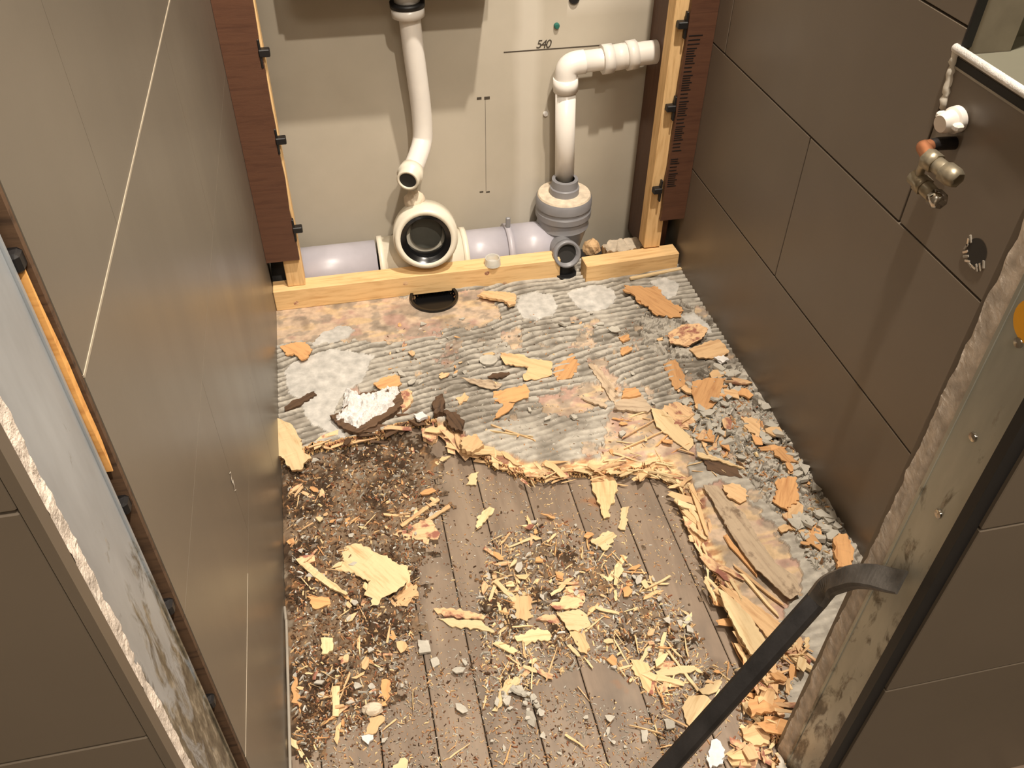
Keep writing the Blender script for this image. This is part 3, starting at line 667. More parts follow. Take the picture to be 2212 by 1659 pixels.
def ply_fields(X, Y):
    smo = soft(SM, X, Y, 0.010, 1).astype(float); bare = soft(BARE, X, Y, 0.030, 2).astype(float)*(1-smo); rag = soft(RAG, X, Y, 0.03, 3).astype(float)
    patch = (fbm(X, Y, 26, 21) > 0.69)*(1-smo); bare = np.maximum(bare, patch*(Y < 1.40)*0.8)
    wob = 0.050*(fbm(X, Y, 4.5, 31)-0.5)+0.014*(fbm(X, Y, 20, 33)-0.5)
    ph = (Y-0.16*X+0.16*(X-0.25)**2+wob)/0.0150
    r = 0.5+0.5*np.sin(2*math.pi*ph); r = np.clip(r*1.5-0.2, 0, 1)
    brk = 0.25+0.75*sm(0.26, 0.40, fbm(X, Y*2.2, 30, 41))             # broken ridges
    ridge = r*brk
    chunk = vnoise(np.floor(X*75+6*vnoise(X, Y, 40, 3))*3.7, np.floor(Y*95+6*vnoise(X, Y, 40, 9))*2.9, 1.0, 5)
    flat = np.maximum(sm(0.60, 0.70, fbm(X*0.8, Y*1.6, 15, 49))*0.7, sm(0.0, 0.12, 1.16+0.10*(fbm(X, Y, 14, 45)-0.5)*2-Y)*0.75)
    ridge = ridge*(1-flat)+flat*(0.55+0.4*(fbm(X, Y, 46, 47)-0.5))
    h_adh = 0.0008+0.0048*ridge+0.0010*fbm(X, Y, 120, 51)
    h_rag = 0.001+0.0065*sm(0.25, 0.8, chunk)+0.001*fbm(X, Y, 140, 55)
    h_sm = 0.0032+0.0006*fbm(X, Y, 60, 61)
    h_ba = 0.0006*fbm(X, Y, 90, 71)
    h = h_adh*(1-rag)+h_rag*rag; h = h*(1-smo)+h_sm*smo; h = h*(1-bare)+h_ba*bare
    dx, dy = X-SM[3][0][0], Y
    return h, smo, bare, rag, ridge, chunk
H, SMO, BA, RG, RI, CH = ply_fields(GX, GY)
jx = GX+0.018*(fbm(GX, GY, 70, 81, 3)-0.5)+0.006*(vnoise(GX, GY, 260, 83)-0.5); jy = GY+0.014*(fbm(GX, GY, 70, 85, 3)-0.5)+0.012*(vnoise(GX*1.0, GY*0.3, 330, 87)-0.5)
INS = inpoly(jx, jy, PLY)
INS &= ~((GX > 0.468) & (GY < 0.456))
INS &= ~((np.hypot(GX-hc[0], GY-(YP-0.0205)) < 0.0475))
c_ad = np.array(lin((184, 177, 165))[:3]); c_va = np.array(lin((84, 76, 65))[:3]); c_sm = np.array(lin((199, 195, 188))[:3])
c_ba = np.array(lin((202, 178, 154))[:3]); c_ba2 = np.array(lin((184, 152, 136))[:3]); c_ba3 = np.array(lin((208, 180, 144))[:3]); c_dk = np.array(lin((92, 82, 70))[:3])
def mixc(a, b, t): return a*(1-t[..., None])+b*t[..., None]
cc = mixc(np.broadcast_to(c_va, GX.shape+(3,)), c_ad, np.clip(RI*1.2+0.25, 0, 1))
cc = mixc(cc, mixc(np.broadcast_to(c_dk, cc.shape), c_ad, sm(0.15, 0.5, CH)), RG*0.9)
cc = mixc(cc, c_sm, SMO)
bb = mixc(np.broadcast_to(c_ba, cc.shape), c_ba2, sm(0.45, 0.62, fbm(GX, GY, 24, 91))); bb = mixc(bb, c_ba3, sm(0.5, 0.66, fbm(GX*0.5, GY*2, 34, 93)))
bb = mixc(bb, np.array(lin((158, 144, 128))[:3]), sm(0.52, 0.66, fbm(GX, GY*1.5, 40, 95))*0.8)
cc = mixc(cc, bb, BA)
ed = np.full(GX.shape, 9.0)
for (ax0, ay0), (bx0, by0) in zip(EW[9:33], EW[10:34]):
    vx, vy = bx0-ax0, by0-ay0; tt = np.clip(((GX-ax0)*vx+(GY-ay0)*vy)/(vx*vx+vy*vy), 0, 1); ed = np.minimum(ed, np.hypot(GX-ax0-tt*vx, GY-ay0-tt*vy))
TORN = sm(0.0, 0.010, 0.040*fbm(GX, GY, 45, 121)-ed*0.9+0.004)
tc_ = mixc(np.broadcast_to(np.array(lin((232, 202, 156))[:3]), cc.shape), np.array(lin((196, 150, 108))[:3]), sm(0.42, 0.6, fbm(GX*0.6, GY*3, 60, 123)))
tc_ = mixc(tc_, np.array(lin((138, 88, 76))[:3]), sm(0.58, 0.66, fbm(GX, GY, 50, 127))*0.8)
cc = mixc(cc, tc_, TORN); H = H*(1-TORN)+TORN*(-0.005+0.006*fbm(GX*0.7, GY*2, 120, 129))
dust = sm(0.55, 0.75, fbm(GX, GY, 16, 97)); cc = mixc(cc, c_dk, dust*0.45*(1-SMO))
nx, ny = GX.shape; cell = INS[:-1, :-1] & INS[1:, :-1] & INS[1:, 1:] & INS[:-1, 1:]
idx = np.arange(nx*ny).reshape(nx, ny)
ci_, cj_ = np.nonzero(cell)
F = np.stack([idx[ci_, cj_], idx[ci_+1, cj_], idx[ci_+1, cj_+1], idx[ci_, cj_+1]], 1)
used = np.unique(F); remap = -np.ones(nx*ny, int); remap[used] = np.arange(len(used))
Vt = np.stack([GX, GY, H], -1).reshape(-1, 3)[used]
ply = empty('plywood_sheet', (0.30, 1.2, ZS)); tag(ply, 'broken plywood floor sheet coated with ridged grey tile adhesive', 'plywood')
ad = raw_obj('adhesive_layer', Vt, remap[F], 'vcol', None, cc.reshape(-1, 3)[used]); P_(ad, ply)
ad['label'] = 'ridged grey tile adhesive'
# torn edge: skirt in coloured plies
pad = np.pad(cell, 1)
sv = []; sf = []; sc = []
plies = [lin((226, 186, 130)), lin((150, 92, 66)), lin((238, 206, 150)), lin((140, 92, 66)), lin((232, 194, 138))]
def skirt(a, b):
    p, q_ = Vt[remap[a]], Vt[remap[b]]
    k0 = len(sv); off = rng.randn(6, 2)*0.0016
    for k in range(6):
        z = (1-k/5)*min(p[2], q_[2])+(k/5)*ZS if k else None
        for v in (p, q_):
            sv.append((v[0]+(off[k][0] if k else 0), v[1]-(abs(off[k][1])*1.4 if k else 0), v[2] if k == 0 else z)); sc.append(plies[k % 5][:3])
    for k in range(5): sf.append((k0+2*k, k0+2*k+1, k0+2*k+3, k0+2*k+2))
for di, dj, ea, eb in ((-1, 0, (0, 0), (0, 1)), (1, 0, (1, 0), (1, 1)), (0, -1, (0, 0), (1, 0)), (0, 1, (0, 1), (1, 1))):
    nb = pad[1+di:1+di+cell.shape[0], 1+dj:1+dj+cell.shape[1]]
    bi, bj = np.nonzero(cell & ~nb)
    for i, j in zip(bi, bj): skirt(idx[i+ea[0], j+ea[1]], idx[i+eb[0], j+eb[1]])
sk = raw_obj('torn_edge', sv, sf, 'crumb', None, np.array(sc)); P_(sk, ply); sk['label'] = 'splintered pale ply layers'
def ply_h(x, y): return float(ply_fields(np.array([[x]]), np.array([[y]]))[0][0, 0])
def on_ply(x, y): return bool(inpoly(np.array([x]), np.array([y]), PLY)[0])
DIRT = None
def dirt_h(x, y):
    if DIRT is None: return np.asarray(x, float)*0
    i = np.clip(((np.asarray(x)-dx_[0])/0.0032).astype(int), 0, DIRT.shape[0]-1); j = np.clip(((np.asarray(y)-dy_[0])/0.0032).astype(int), 0, DIRT.shape[1]-1)
    return DIRT[i, j]
def ground(px, py):
    p = onz(px, py, 0.002)
    if on_ply(p[0], p[1]): return p[0], p[1], ply_h(p[0], p[1])
    p = onz(px, py, ZS); return p[0], p[1], ZS+float(dirt_h(p[0], p[1]))

# ================================================================= LARGE FRAGMENTS (outlines measured on the floor plane)
def slab(name, label, cat, mat, px, z=None, th=0.003, lift=0.0, jag=0.0014, curl=0.0, side=None, grain=None, seed=None, group=None):
    r = random.Random(seed if seed is not None else int(sum(p[0]*3+p[1]*7 for p in px)))
    cx = sum(p[0] for p in px)/len(px); cy = sum(p[1] for p in px)/len(px)
    if z is None: z = ground(cx, cy)[2]
    zt = z+th+lift*0.5
    W = [Vector(onz(x, y, zt)[:2]) for x, y in px]
    c = sum(W, Vector((0, 0)))/len(W)
    A = np.array([(p-c)[:] for p in W]); ev, vec = np.linalg.eigh(A.T@A); g = vec[:, 1]; ang = math.atan2(g[1], g[0]) if grain is None else grain
    ca, sa = math.cos(-ang), math.sin(-ang)
    L = [Vector(((p-c).x*ca-(p-c).y*sa, (p-c).x*sa+(p-c).y*ca)) for p in W]
    out = []
    for a, b in zip(L, L[1:]+L[:1]):
        n = max(1, int((b-a).length/0.0045)); nrm = Vector((-(b-a).y, (b-a).x)).normalized() if (b-a).length > 1e-6 else Vector((0, 0))
        for k in range(n):
            j = r.gauss(0, jag) if k else r.gauss(0, jag*0.4)
            out.append(a.lerp(b, k/n)+nrm*max(-2*jag, min(2*jag, j)))
    R = max(p.length for p in out); td = r.uniform(0, 6.28); bm = bmesh.new()
    def zz(p, top):
        s = (p.x*math.cos(td)+p.y*math.sin(td))/R
        return lift*(0.5+0.5*s)+curl*(p.x/R)**2+(th if top else 0)+(r.uniform(-1, 1)*th*0.12)
    tv = [bm.verts.new((p.x, p.y, zz(p, True))) for p in out]; bv = [bm.verts.new((p.x*0.97, p.y*0.97, zz(p, False))) for p in out]
    ft = bm.faces.new(tv); fb = bm.faces.new(bv[::-1]); n = len(out)
    for k in range(n):
        f = bm.faces.new((tv[k], bv[k], bv[(k+1) % n], tv[(k+1) % n])); f.material_index = 1 if side else 0
    bmesh.ops.triangulate(bm, faces=[ft, fb]); bmesh.ops.recalc_face_normals(bm, faces=bm.faces)
    zm = min(v.co.z for v in bm.verts)
    for v in bm.verts: v.co.z -= zm
    o = mesh_obj(name, bm, [mat, side] if side else mat); o.location = (c.x, c.y, z+0.0003); o.rotation_euler = (0, 0, ang)
    tag(o, label, cat, group)
    if label: REFS.append((c.x, c.y, R, label))
    return o
REFS = []

WF = 'wood_fragment'; AF = 'adhesive_fragment'
slab('plaster_slab', 'broken plaster slab behind the short floor batten', 'plaster', 'dirt_cap', [(1300, 528), (1318, 517), (1350, 513), (1396, 510), (1400, 532), (1350, 545), (1312, 542)], z=-0.02, th=0.030, lift=0.01, side='tan')
slab(WF, 'pale torn wood chunk against the foot of the left wall', 'wood', 'pale', [(587, 901), (604, 908), (626, 915), (638, 927), (652, 956), (657, 975), (672, 985), (655, 997), (652, 1009), (628, 1012), (616, 997), (599, 978), (594, 954), (596, 934)], z=0.001, th=0.006, lift=0.012, side='tan')
slab(WF, 'small orange wood scrap by the left wall below the long batten', 'wood', 'orange', [(604, 746), (628, 739), (660, 739), (676, 756), (664, 775), (652, 780), (635, 763), (619, 766)], th=0.004, lift=0.008)
slab(WF, 'orange wood scrap tucked behind the white plaster-covered lump', 'wood', 'orange', [(806, 830), (830, 815), (855, 808), (868, 825), (850, 836), (825, 842)], th=0.004, lift=0.010)
slab(WF, 'reddish brown wood chunk touching the right end of the white lump', 'wood', 'red', [(862, 845), (885, 838), (892, 860), (880, 880), (870, 888), (860, 870)], th=0.008, lift=0.004)
slab(WF, 'dark grey-green wood stick lying near the left wall', 'wood', 'rot', [(614, 878), (640, 862), (678, 845), (684, 851), (650, 872), (616, 886)], th=0.005, lift=0.004)
slab(WF, 'curled pale veneer strip in the middle of the ridged adhesive', 'wood', 'greyboard', [(992, 820), (1030, 817), (1055, 815), (1085, 824), (1078, 834), (1062, 838), (1040, 834)], th=0.002, lift=0.012, curl=0.006)
slab(WF, 'dark hollow veneer curl above the curled pale veneer strip', 'wood', 'rot', [(1052, 814), (1070, 806), (1100, 801), (1102, 806), (1085, 816), (1062, 818)], th=0.003, lift=0.004)
slab(WF, 'pale orange two-part wood plate left of the small orange scraps', 'wood', 'tan', [(1080, 764), (1132, 767), (1142, 774), (1174, 777), (1192, 779), (1194, 792), (1189, 809), (1159, 817), (1132, 819), (1130, 814), (1142, 792), (1092, 787), (1085, 777)], th=0.003, lift=0.008)
slab(WF, 'ragged orange scrap just right of the pale orange plate', 'wood', 'orange', [(1194, 792), (1224, 772), (1234, 762), (1249, 779), (1249, 794), (1234, 814), (1204, 824), (1197, 812)], th=0.003, lift=0.006, jag=0.003)
slab(WF, 'orange wood plate below the curled veneer strip', 'wood', 'orange', [(1065, 844), (1137, 834), (1142, 844), (1142, 861), (1087, 871), (1067, 859)], th=0.003, lift=0.010)
slab(WF, 'narrow orange triangle of wood below the orange plate', 'wood', 'orange', [(1112, 869), (1100, 886), (1080, 901), (1065, 909), (1077, 884), (1092, 869)], th=0.003, lift=0.004)
slab(WF, 'orange half of the split two-tone wood block', 'wood', 'orange', [(1343, 859), (1348, 839), (1373, 836), (1386, 853)], th=0.007, lift=0.002)
slab(WF, 'brown half of the split two-tone wood block', 'wood', 'greyboard', [(1333, 868), (1343, 860), (1387, 854), (1410, 881), (1400, 889), (1326, 886)], th=0.006, lift=0.002)
slab(WF, 'large flat orange wood plate near the right wall', 'wood', 'orange', [(1495, 824), (1530, 818), (1567, 819), (1555, 856), (1542, 874), (1520, 884), (1502, 869), (1495, 849)], th=0.004, lift=0.012)
slab(WF, 'orange wood plate left of the large flat orange plate', 'wood', 'orange', [(1433, 784), (1460, 774), (1478, 809), (1483, 834), (1458, 841), (1445, 814)], th=0.004, lift=0.006)
slab(WF, 'pinkish wood layer beside the right wall under the orange cluster', 'wood', 'red', [(1443, 720), (1473, 700), (1510, 697), (1530, 710), (1517, 732), (1483, 749), (1448, 742)], th=0.004, lift=0.004)
slab(WF, 'tan wood scrap touching the right wall above the white crumb', 'wood', 'tan', [(1488, 754), (1530, 738), (1555, 734), (1576, 758), (1547, 774), (1505, 769)], th=0.004, lift=0.006)
slab(WF, 'small tan strip right of the large flat orange plate', 'wood', 'tan', [(1552, 839), (1592, 841), (1597, 861), (1572, 854), (1552, 854)], th=0.003, lift=0.004)
slab(WF, 'long pale lath lying below the two-tone wood block', 'wood', 'pale', [(1405, 883), (1434, 888), (1502, 951), (1488, 971), (1468, 958), (1418, 921)], th=0.003, lift=0.008, jag=0.0008)
slab(WF, 'red stained torn layer right of the long pale lath', 'wood', 'red', [(1426, 884), (1455, 868), (1490, 880), (1510, 905), (1490, 925), (1465, 915)], th=0.003, lift=0.004, jag=0.003)
slab(WF, 'torn wood chunk with white flecks in front of the long batten', 'wood', 'tan', [(1030, 635), (1046, 623), (1087, 624), (1114, 629), (1114, 656), (1100, 662), (1090, 648), (1062, 643)], th=0.006, lift=0.016)
slab(WF, 'ragged orange ply layer in front of the short batten', 'wood', 'orange', [(1347, 618), (1372, 618), (1391, 621), (1423, 616), (1439, 643), (1475, 662), (1466, 681), (1415, 678), (1401, 665), (1374, 646), (1369, 637), (1350, 632)], th=0.004, lift=0.014, jag=0.003)
slab(WF, 'orange wood block wedged between the right wall and the pry bar', 'wood', 'orange', [(1800, 1152), (1828, 1152), (1846, 1190), (1838, 1222), (1808, 1226)], th=0.010, lift=0.004)
slab(WF, 'splintered lath tongue hanging from the torn ply edge over the bare boards', 'wood', 'tan', [(1275, 1026), (1324, 1024), (1334, 1048), (1329, 1083), (1318, 1091), (1318, 1115), (1305, 1118), (1294, 1086), (1280, 1053)], z=ZS, th=0.005, lift=0.008, side='pale')
slab(WF, 'upright pale chip on the bare boards right of the lath tongue', 'wood', 'pale', [(1340, 1145), (1334, 1140), (1345, 1095), (1360, 1092), (1351, 1145)], z=ZS, th=0.003, lift=0.004)
slab(WF, 'pair of joined pale squarish chips on the bare boards below the lath tongue', 'wood', 'pale', [(1275, 1167), (1290, 1160), (1313, 1145), (1334, 1156), (1316, 1176), (1322, 1180), (1307, 1191), (1288, 1180)], z=ZS, th=0.003, lift=0.004)
slab('weathered_board', 'long weathered grey-brown board strip beside the torn right edge', 'board', 'greyboard', [(1519, 1045), (1551, 1048), (1573, 1077), (1611, 1113), (1638, 1164), (1679, 1221), (1720, 1248), (1728, 1284), (1706, 1297), (1674, 1270), (1625, 1221), (1584, 1162), (1551, 1102)], z=0.006, th=0.004, lift=0.006, jag=0.0008)
slab(WF, 'pointed pale board offcut tilting beside the pry bar', 'wood', 'pale', [(1552, 1267), (1572, 1278), (1620, 1325), (1653, 1380), (1657, 1410), (1639, 1421), (1620, 1413), (1598, 1373), (1569, 1314)], z=0.010, th=0.005, lift=0.010, jag=0.0007)
slab(WF, 'long tan board offcut between the pointed offcut and the pry bar', 'wood', 'tan', [(1556, 1259), (1591, 1274), (1639, 1308), (1679, 1338), (1711, 1366), (1686, 1385), (1664, 1384), (1628, 1340)], z=-0.002, th=0.004, lift=0.010, jag=0.0008)
slab(WF, 'bright pale fan-shaped veneer amid the debris on the bare boards', 'wood', 'pale', [(1202, 1330), (1224, 1320), (1256, 1317), (1271, 1327), (1276, 1347), (1261, 1357), (1229, 1362), (1219, 1347)], z=ZS, th=0.003, lift=0.010)
slab(WF, 'pointed tan tail strip below the fan-shaped veneer', 'wood', 'tan', [(1230, 1364), (1261, 1358), (1271, 1399), (1269, 1414), (1254, 1409)], z=ZS, th=0.003, lift=0.004)
slab(WF, 'dark red stained flake above the fan-shaped veneer', 'wood', 'red', [(1189, 1310), (1212, 1295), (1231, 1272), (1261, 1272), (1264, 1297), (1259, 1307), (1224, 1317), (1199, 1317)], z=ZS, th=0.004, lift=0.008)
slab(WF, 'small red and pale flake left of the fan-shaped veneer', 'wood', 'red', [(1157, 1337), (1179, 1327), (1204, 1332), (1209, 1346), (1187, 1344)], z=ZS, th=0.004, lift=0.004)
slab(WF, 'squarish pale flake with a red spot left of the red stained flake', 'wood', 'tan', [(1107, 1287), (1132, 1277), (1149, 1287), (1147, 1325), (1139, 1342), (1115, 1339), (1107, 1312)], z=ZS, th=0.003, lift=0.004, jag=0.003)
slab(WF, 'bright cream chip below the squarish pale flake', 'wood', 'pale', [(1112, 1372), (1149, 1359), (1182, 1362), (1192, 1372), (1189, 1382), (1149, 1384), (1135, 1394)], z=ZS, th=0.003, lift=0.004, jag=0.002)
slab(WF, 'pale many-sided wood plate left of the pry bar shaft', 'wood', 'pale', [(1473, 1526), (1488, 1501), (1522, 1499), (1547, 1521), (1522, 1553), (1502, 1576), (1483, 1561)], z=ZS, th=0.004, lift=0.008, jag=0.0007)
slab(WF, 'long pale lath above the many-sided plate near the pry bar', 'wood', 'pale', [(1415, 1449), (1438, 1441), (1498, 1439), (1507, 1446), (1498, 1451), (1448, 1459), (1423, 1458)], z=ZS, th=0.003, lift=0.004, jag=0.0008)
slab(WF, 'thin pale diagonal stick crossing above the many-sided plate', 'wood', 'pale', [(1437, 1404), (1442, 1403), (1512, 1488), (1507, 1492)], z=ZS, th=0.003, lift=0.006, jag=0.0004)
slab(WF, 'pale angular strip touching the top of the many-sided plate', 'wood', 'pale', [(1508, 1490), (1556, 1465), (1562, 1470), (1550, 1492), (1518, 1500)], z=ZS, th=0.003, lift=0.008, jag=0.001)
slab(WF, 'bent pale stick standing among grey chips in the lower middle', 'wood', 'pale', [(1062, 1532), (1074, 1534), (1104, 1486), (1122, 1475), (1120, 1462), (1100, 1466), (1085, 1482)], z=ZS, th=0.003, lift=0.008)
slab(WF, 'large jagged pale veneer sheet on the dirty left part of the floor', 'wood', 'pale', [(722, 1221), (741, 1200), (738, 1178), (760, 1167), (790, 1175), (812, 1191), (836, 1200), (852, 1216), (882, 1229), (885, 1243), (882, 1262), (866, 1273), (844, 1289), (825, 1295), (817, 1311), (798, 1314), (806, 1295), (787, 1286), (801, 1254), (774, 1243), (752, 1229), (730, 1227)], z=ZS+0.004, th=0.003, lift=0.020, jag=0.0016)
slab(WF, 'tan veneer scrap under the right tip of the large pale veneer sheet', 'wood', 'tan', [(830, 1300), (862, 1280), (880, 1262), (900, 1262), (905, 1280), (880, 1308), (850, 1312)], z=ZS, th=0.003, lift=0.004, jag=0.002)
slab(WF, 'long pale lath by the left wall beside the large veneer sheet', 'wood', 'pale', [(638, 1205), (652, 1200), (690, 1235), (722, 1259), (752, 1284), (747, 1286), (714, 1270), (676, 1243)], z=ZS+0.006, th=0.005, lift=0.008, jag=0.0006)
slab(WF, 'red and cream torn flake under crossed sticks on the bare boards', 'wood', 'red', [(847, 1153), (885, 1134), (934, 1124), (942, 1145), (955, 1151), (936, 1162), (915, 1170), (898, 1162), (885, 1162), (855, 1156)], z=ZS, th=0.004, lift=0.008, jag=0.003)
for lab, pts in (('short pale stick pointing left above the red and cream flake', [(828, 1110), (885, 1111), (885, 1116), (830, 1114)]), ('longest diagonal stick above the red and cream flake', [(864, 1135), (945, 1073), (950, 1078), (869, 1140)]),
                 ('right-hand diagonal stick above the red and cream flake', [(918, 1122), (970, 1088), (974, 1094), (922, 1127)])):
    slab('wood_stick', lab, 'stick', 'tan', pts, z=ZS+0.004, th=0.003, lift=0.004, jag=0.0005)
slab(WF, 'blade-shaped yellow chip standing left of the grey crumbs', 'wood', 'pale', [(1026, 1148), (1034, 1113), (1058, 1091), (1069, 1096), (1048, 1126)], z=ZS, th=0.003, lift=0.008)
slab(WF, 'small pale chip on the bare boards just below the torn edge', 'wood', 'pale', [(1007, 1045), (1018, 1023), (1034, 1021), (1029, 1048)], z=ZS, th=0.003, lift=0.006)
slab(WF, 'leaf-shaped pale chip below the torn edge near the rotten strip', 'wood', 'pale', [(939, 999), (955, 985), (974, 985), (945, 1004)], z=ZS, th=0.003, lift=0.004)
slab(WF, 'upper of two long red-tinged laths lying together', 'wood', 'red', [(936, 1312), (980, 1313), (1053, 1331), (1045, 1338), (980, 1331), (945, 1325)], z=ZS, th=0.004, lift=0.004)
slab(WF, 'lower pointed lath of two lying together', 'wood', 'pale', [(945, 1333), (985, 1338), (1039, 1341), (1069, 1368), (1023, 1357), (977, 1354)], z=ZS, th=0.003, lift=0.004)
slab(WF, 'ribbed orange chip in the dirt near the left wall', 'wood', 'orange', [(662, 1289), (709, 1289), (714, 1303), (681, 1316)], z=ZS+0.004, th=0.004, lift=0.004)
slab(WF, 'bright cream block chip in the dark dirt by the left wall', 'wood', 'pale', [(694, 1377), (719, 1377), (719, 1404), (707, 1412), (694, 1412)], z=ZS+0.004, th=0.005, lift=0.004)
slab(WF, 'straight pale rectangular stick in the lower left', 'wood', 'pale', [(717, 1481), (734, 1481), (732, 1548), (719, 1548)], z=ZS+0.003, th=0.004, lift=0.003, jag=0.0005)
slab(WF, 'thin stick crossing the rectangular pale stick', 'wood', 'tan', [(685, 1506), (716, 1500), (717, 1505), (686, 1511)], z=ZS+0.003, th=0.003, lift=0.002, jag=0.0004)
slab(WF, 'orange strip above the pinkish lump in the lower left', 'wood', 'orange', [(824, 1469), (844, 1471), (836, 1523), (816, 1523)], z=ZS, th=0.004, lift=0.005)
lump('plaster_lump', (*onz(806, 1538, ZS)[:2], ZS), (0.014, 0.009, 0.008), 'dirt_cap', 'pinkish plaster lump below the orange strip in the lower left', 'plaster', 3)
slab(WF, 'tan flake below the pinkish lump', 'wood', 'tan', [(800, 1545), (832, 1548), (812, 1585), (790, 1588)], z=ZS, th=0.003, lift=0.005)
slab(AF, 'pale bluish pointed chip at the foot of the tan flake', 'chip', 'white', [(781, 1591), (806, 1581), (806, 1596), (796, 1610)], z=ZS, th=0.004, lift=0.004)
slab(WF, 'pale torn chip at the bottom edge of the view', 'wood', 'pale', [(846, 1662), (864, 1640), (883, 1643), (876, 1664)], z=ZS, th=0.003, lift=0.004, jag=0.002)
slab(WF, 'thin pale sliver in the bottom left corner of the floor', 'wood', 'pale', [(628, 1593), (640, 1600), (668, 1656), (662, 1660), (645, 1622), (632, 1612)], z=ZS, th=0.004, lift=0.004)
slab(WF, 'splintered tan clump against the left wall in the lower left', 'wood', 'orange', [(632, 1466), (642, 1468), (648, 1505), (647, 1540), (640, 1536), (630, 1500)], z=ZS, th=0.005, lift=0.010, jag=0.003)
slab(AF, 'squarish grey adhesive chip alone in the lower middle', 'chip', 'adh', [(903, 1382), (926, 1382), (931, 1407), (906, 1412)], z=ZS, th=0.005, lift=0.003, jag=0.0006)
slab(AF, 'small grey adhesive chip right of the squarish one', 'chip', 'adh', [(930, 1424), (944, 1420), (950, 1434), (936, 1442)], z=ZS, th=0.004, lift=0.003, jag=0.0006)
slab(AF, 'trapezoid grey chip below the long lath near the pry bar', 'chip', 'adh', [(1434, 1552), (1456, 1555), (1458, 1572), (1440, 1575)], z=ZS, th=0.004, lift=0.003, jag=0.0006)
slab(AF, 'upright grey chip at the bottom left of the trapezoid chip', 'chip', 'adh', [(1384, 1578), (1399, 1576), (1399, 1600), (1387, 1602)], z=ZS, th=0.004, lift=0.003, jag=0.0006)
slab(AF, 'white plaster flake beside the pry bar at the bottom edge', 'plaster', 'white', [(1525, 1640), (1535, 1610), (1547, 1595), (1567, 1618), (1562, 1648), (1535, 1662)], z=ZS, th=0.005, lift=0.004, jag=0.002)
slab(AF, 'smooth grey adhesive disc in the ridged area', 'disc', 'adh', [(1055+20*math.cos(a*0.449), 777+11*math.sin(a*0.449)) for a in range(14)], th=0.004, jag=0.0003)
slab(AF, 'small white crumb beside the right wall on the orange scraps', 'crumb', 'white', [(1542, 772), (1562, 767), (1575, 777), (1560, 784)], z=0.012, th=0.004)
for k, (lab, mt, pts) in enumerate((
    ('small orange chip on the adhesive below the ring mark', 'orange', [(1341, 749), (1358, 747), (1366, 757), (1346, 766), (1341, 762)]), ('tiny orange crumb cluster on the adhesive above the small orange chip', 'orange', [(1336, 727), (1358, 720), (1362, 732), (1346, 740)]),
    ('orange plate against the right wall below the grey rubble', 'orange', [(1678, 968), (1690, 962), (1722, 998), (1700, 1000), (1672, 984)]), ('tan scrap on the grey rubble near the right wall', 'tan', [(1600, 900), (1640, 905), (1668, 940), (1640, 942), (1610, 925)]),
    ('orange stained layer on the rubble strip right of the weathered board', 'orange', [(1680, 1030), (1720, 1028), (1726, 1080), (1700, 1100), (1672, 1085)]), ('pointed pinkish shard right of the weathered board', 'red', [(1690, 1110), (1712, 1105), (1740, 1150), (1734, 1158), (1705, 1130)]),
    ('pinkish curled flake on the right adhesive strip', 'tan', [(1680, 1140), (1712, 1126), (1716, 1142), (1690, 1152)]), ('broad tan flake at the top end of the weathered board', 'tan', [(1560, 1050), (1600, 1046), (1618, 1070), (1600, 1086), (1570, 1072)]))):
    slab(WF, lab, 'wood', mt, pts, th=0.004, lift=0.006, jag=0.002)
for lab, mt, pts, th in (
    ('dark rotten block standing at the top bend of the torn edge', 'rot', [(936, 868), (954, 852), (960, 866), (955, 888), (937, 892)], 0.016),
    ('dark grey slab of rotten ply right of the rotten block', 'rot', [(958, 884), (985, 888), (1004, 908), (1000, 934), (974, 926)], 0.008),
    ('pink tinged wood cube at the top bend of the torn edge', 'red', [(910, 928), (938, 922), (946, 938), (934, 952), (914, 944)], 0.012),
    ('square cream wood block hanging at the left start of the pale torn edge', 'tan', [(995, 948), (1030, 938), (1046, 960), (1020, 978), (998, 972)], 0.010),
    ('grey-tan lath sunk flat in the adhesive left of the two-tone block', 'greyboard', [(1268, 782), (1292, 788), (1346, 858), (1331, 874), (1300, 830)], 0.003),
    ('thin grey stick left of the two-tone block', 'greyboard', [(1254, 857), (1262, 853), (1312, 877), (1308, 884)], 0.004),
    ('pale blond flake in the adhesive near the torn edge middle', 'tan', [(985, 862), (1005, 848), (1012, 856), (992, 876)], 0.003),
    ('thin tan veneer sheet lying flat on the boards left of the long lath', 'tan', [(1362, 1425), (1400, 1430), (1420, 1470), (1412, 1502), (1395, 1490), (1370, 1450)], 0.0015),
    ('large ragged orange flake between the pry bar and the right steel post', 'orange', [(1620, 1510), (1660, 1500), (1698, 1510), (1690, 1540), (1650, 1535), (1622, 1550)], 0.006),
    ('splayed pale orange wood clump below the ragged orange flake', 'tan', [(1600, 1570), (1640, 1555), (1668, 1575), (1660, 1610), (1625, 1612), (1605, 1595)], 0.006)):
    slab(WF, lab, 'wood', mt, pts, th=th, lift=0.006, jag=0.0018)
slab(AF, 'white plaster crumb beside the rotten dark strip', 'crumb', 'white', [(894, 896), (912, 889), (924, 900), (906, 908)], z=0.004, th=0.006)
# dark hollow torn ply flap
slab(WF, 'dark hollow torn ply flap at the corner of the torn edge', 'wood', 'rot', [(1512, 984), (1540, 990), (1590, 1006), (1606, 1028), (1570, 1024), (1530, 1012)], z=0.001, th=0.003, lift=0.012)
slab(WF, 'thin pale sliver along the top of the dark hollow ply flap', 'wood', 'pale', [(1505, 978), (1545, 986), (1608, 1006), (1612, 1011), (1545, 994), (1506, 986)], z=0.006, th=0.003, lift=0.010)
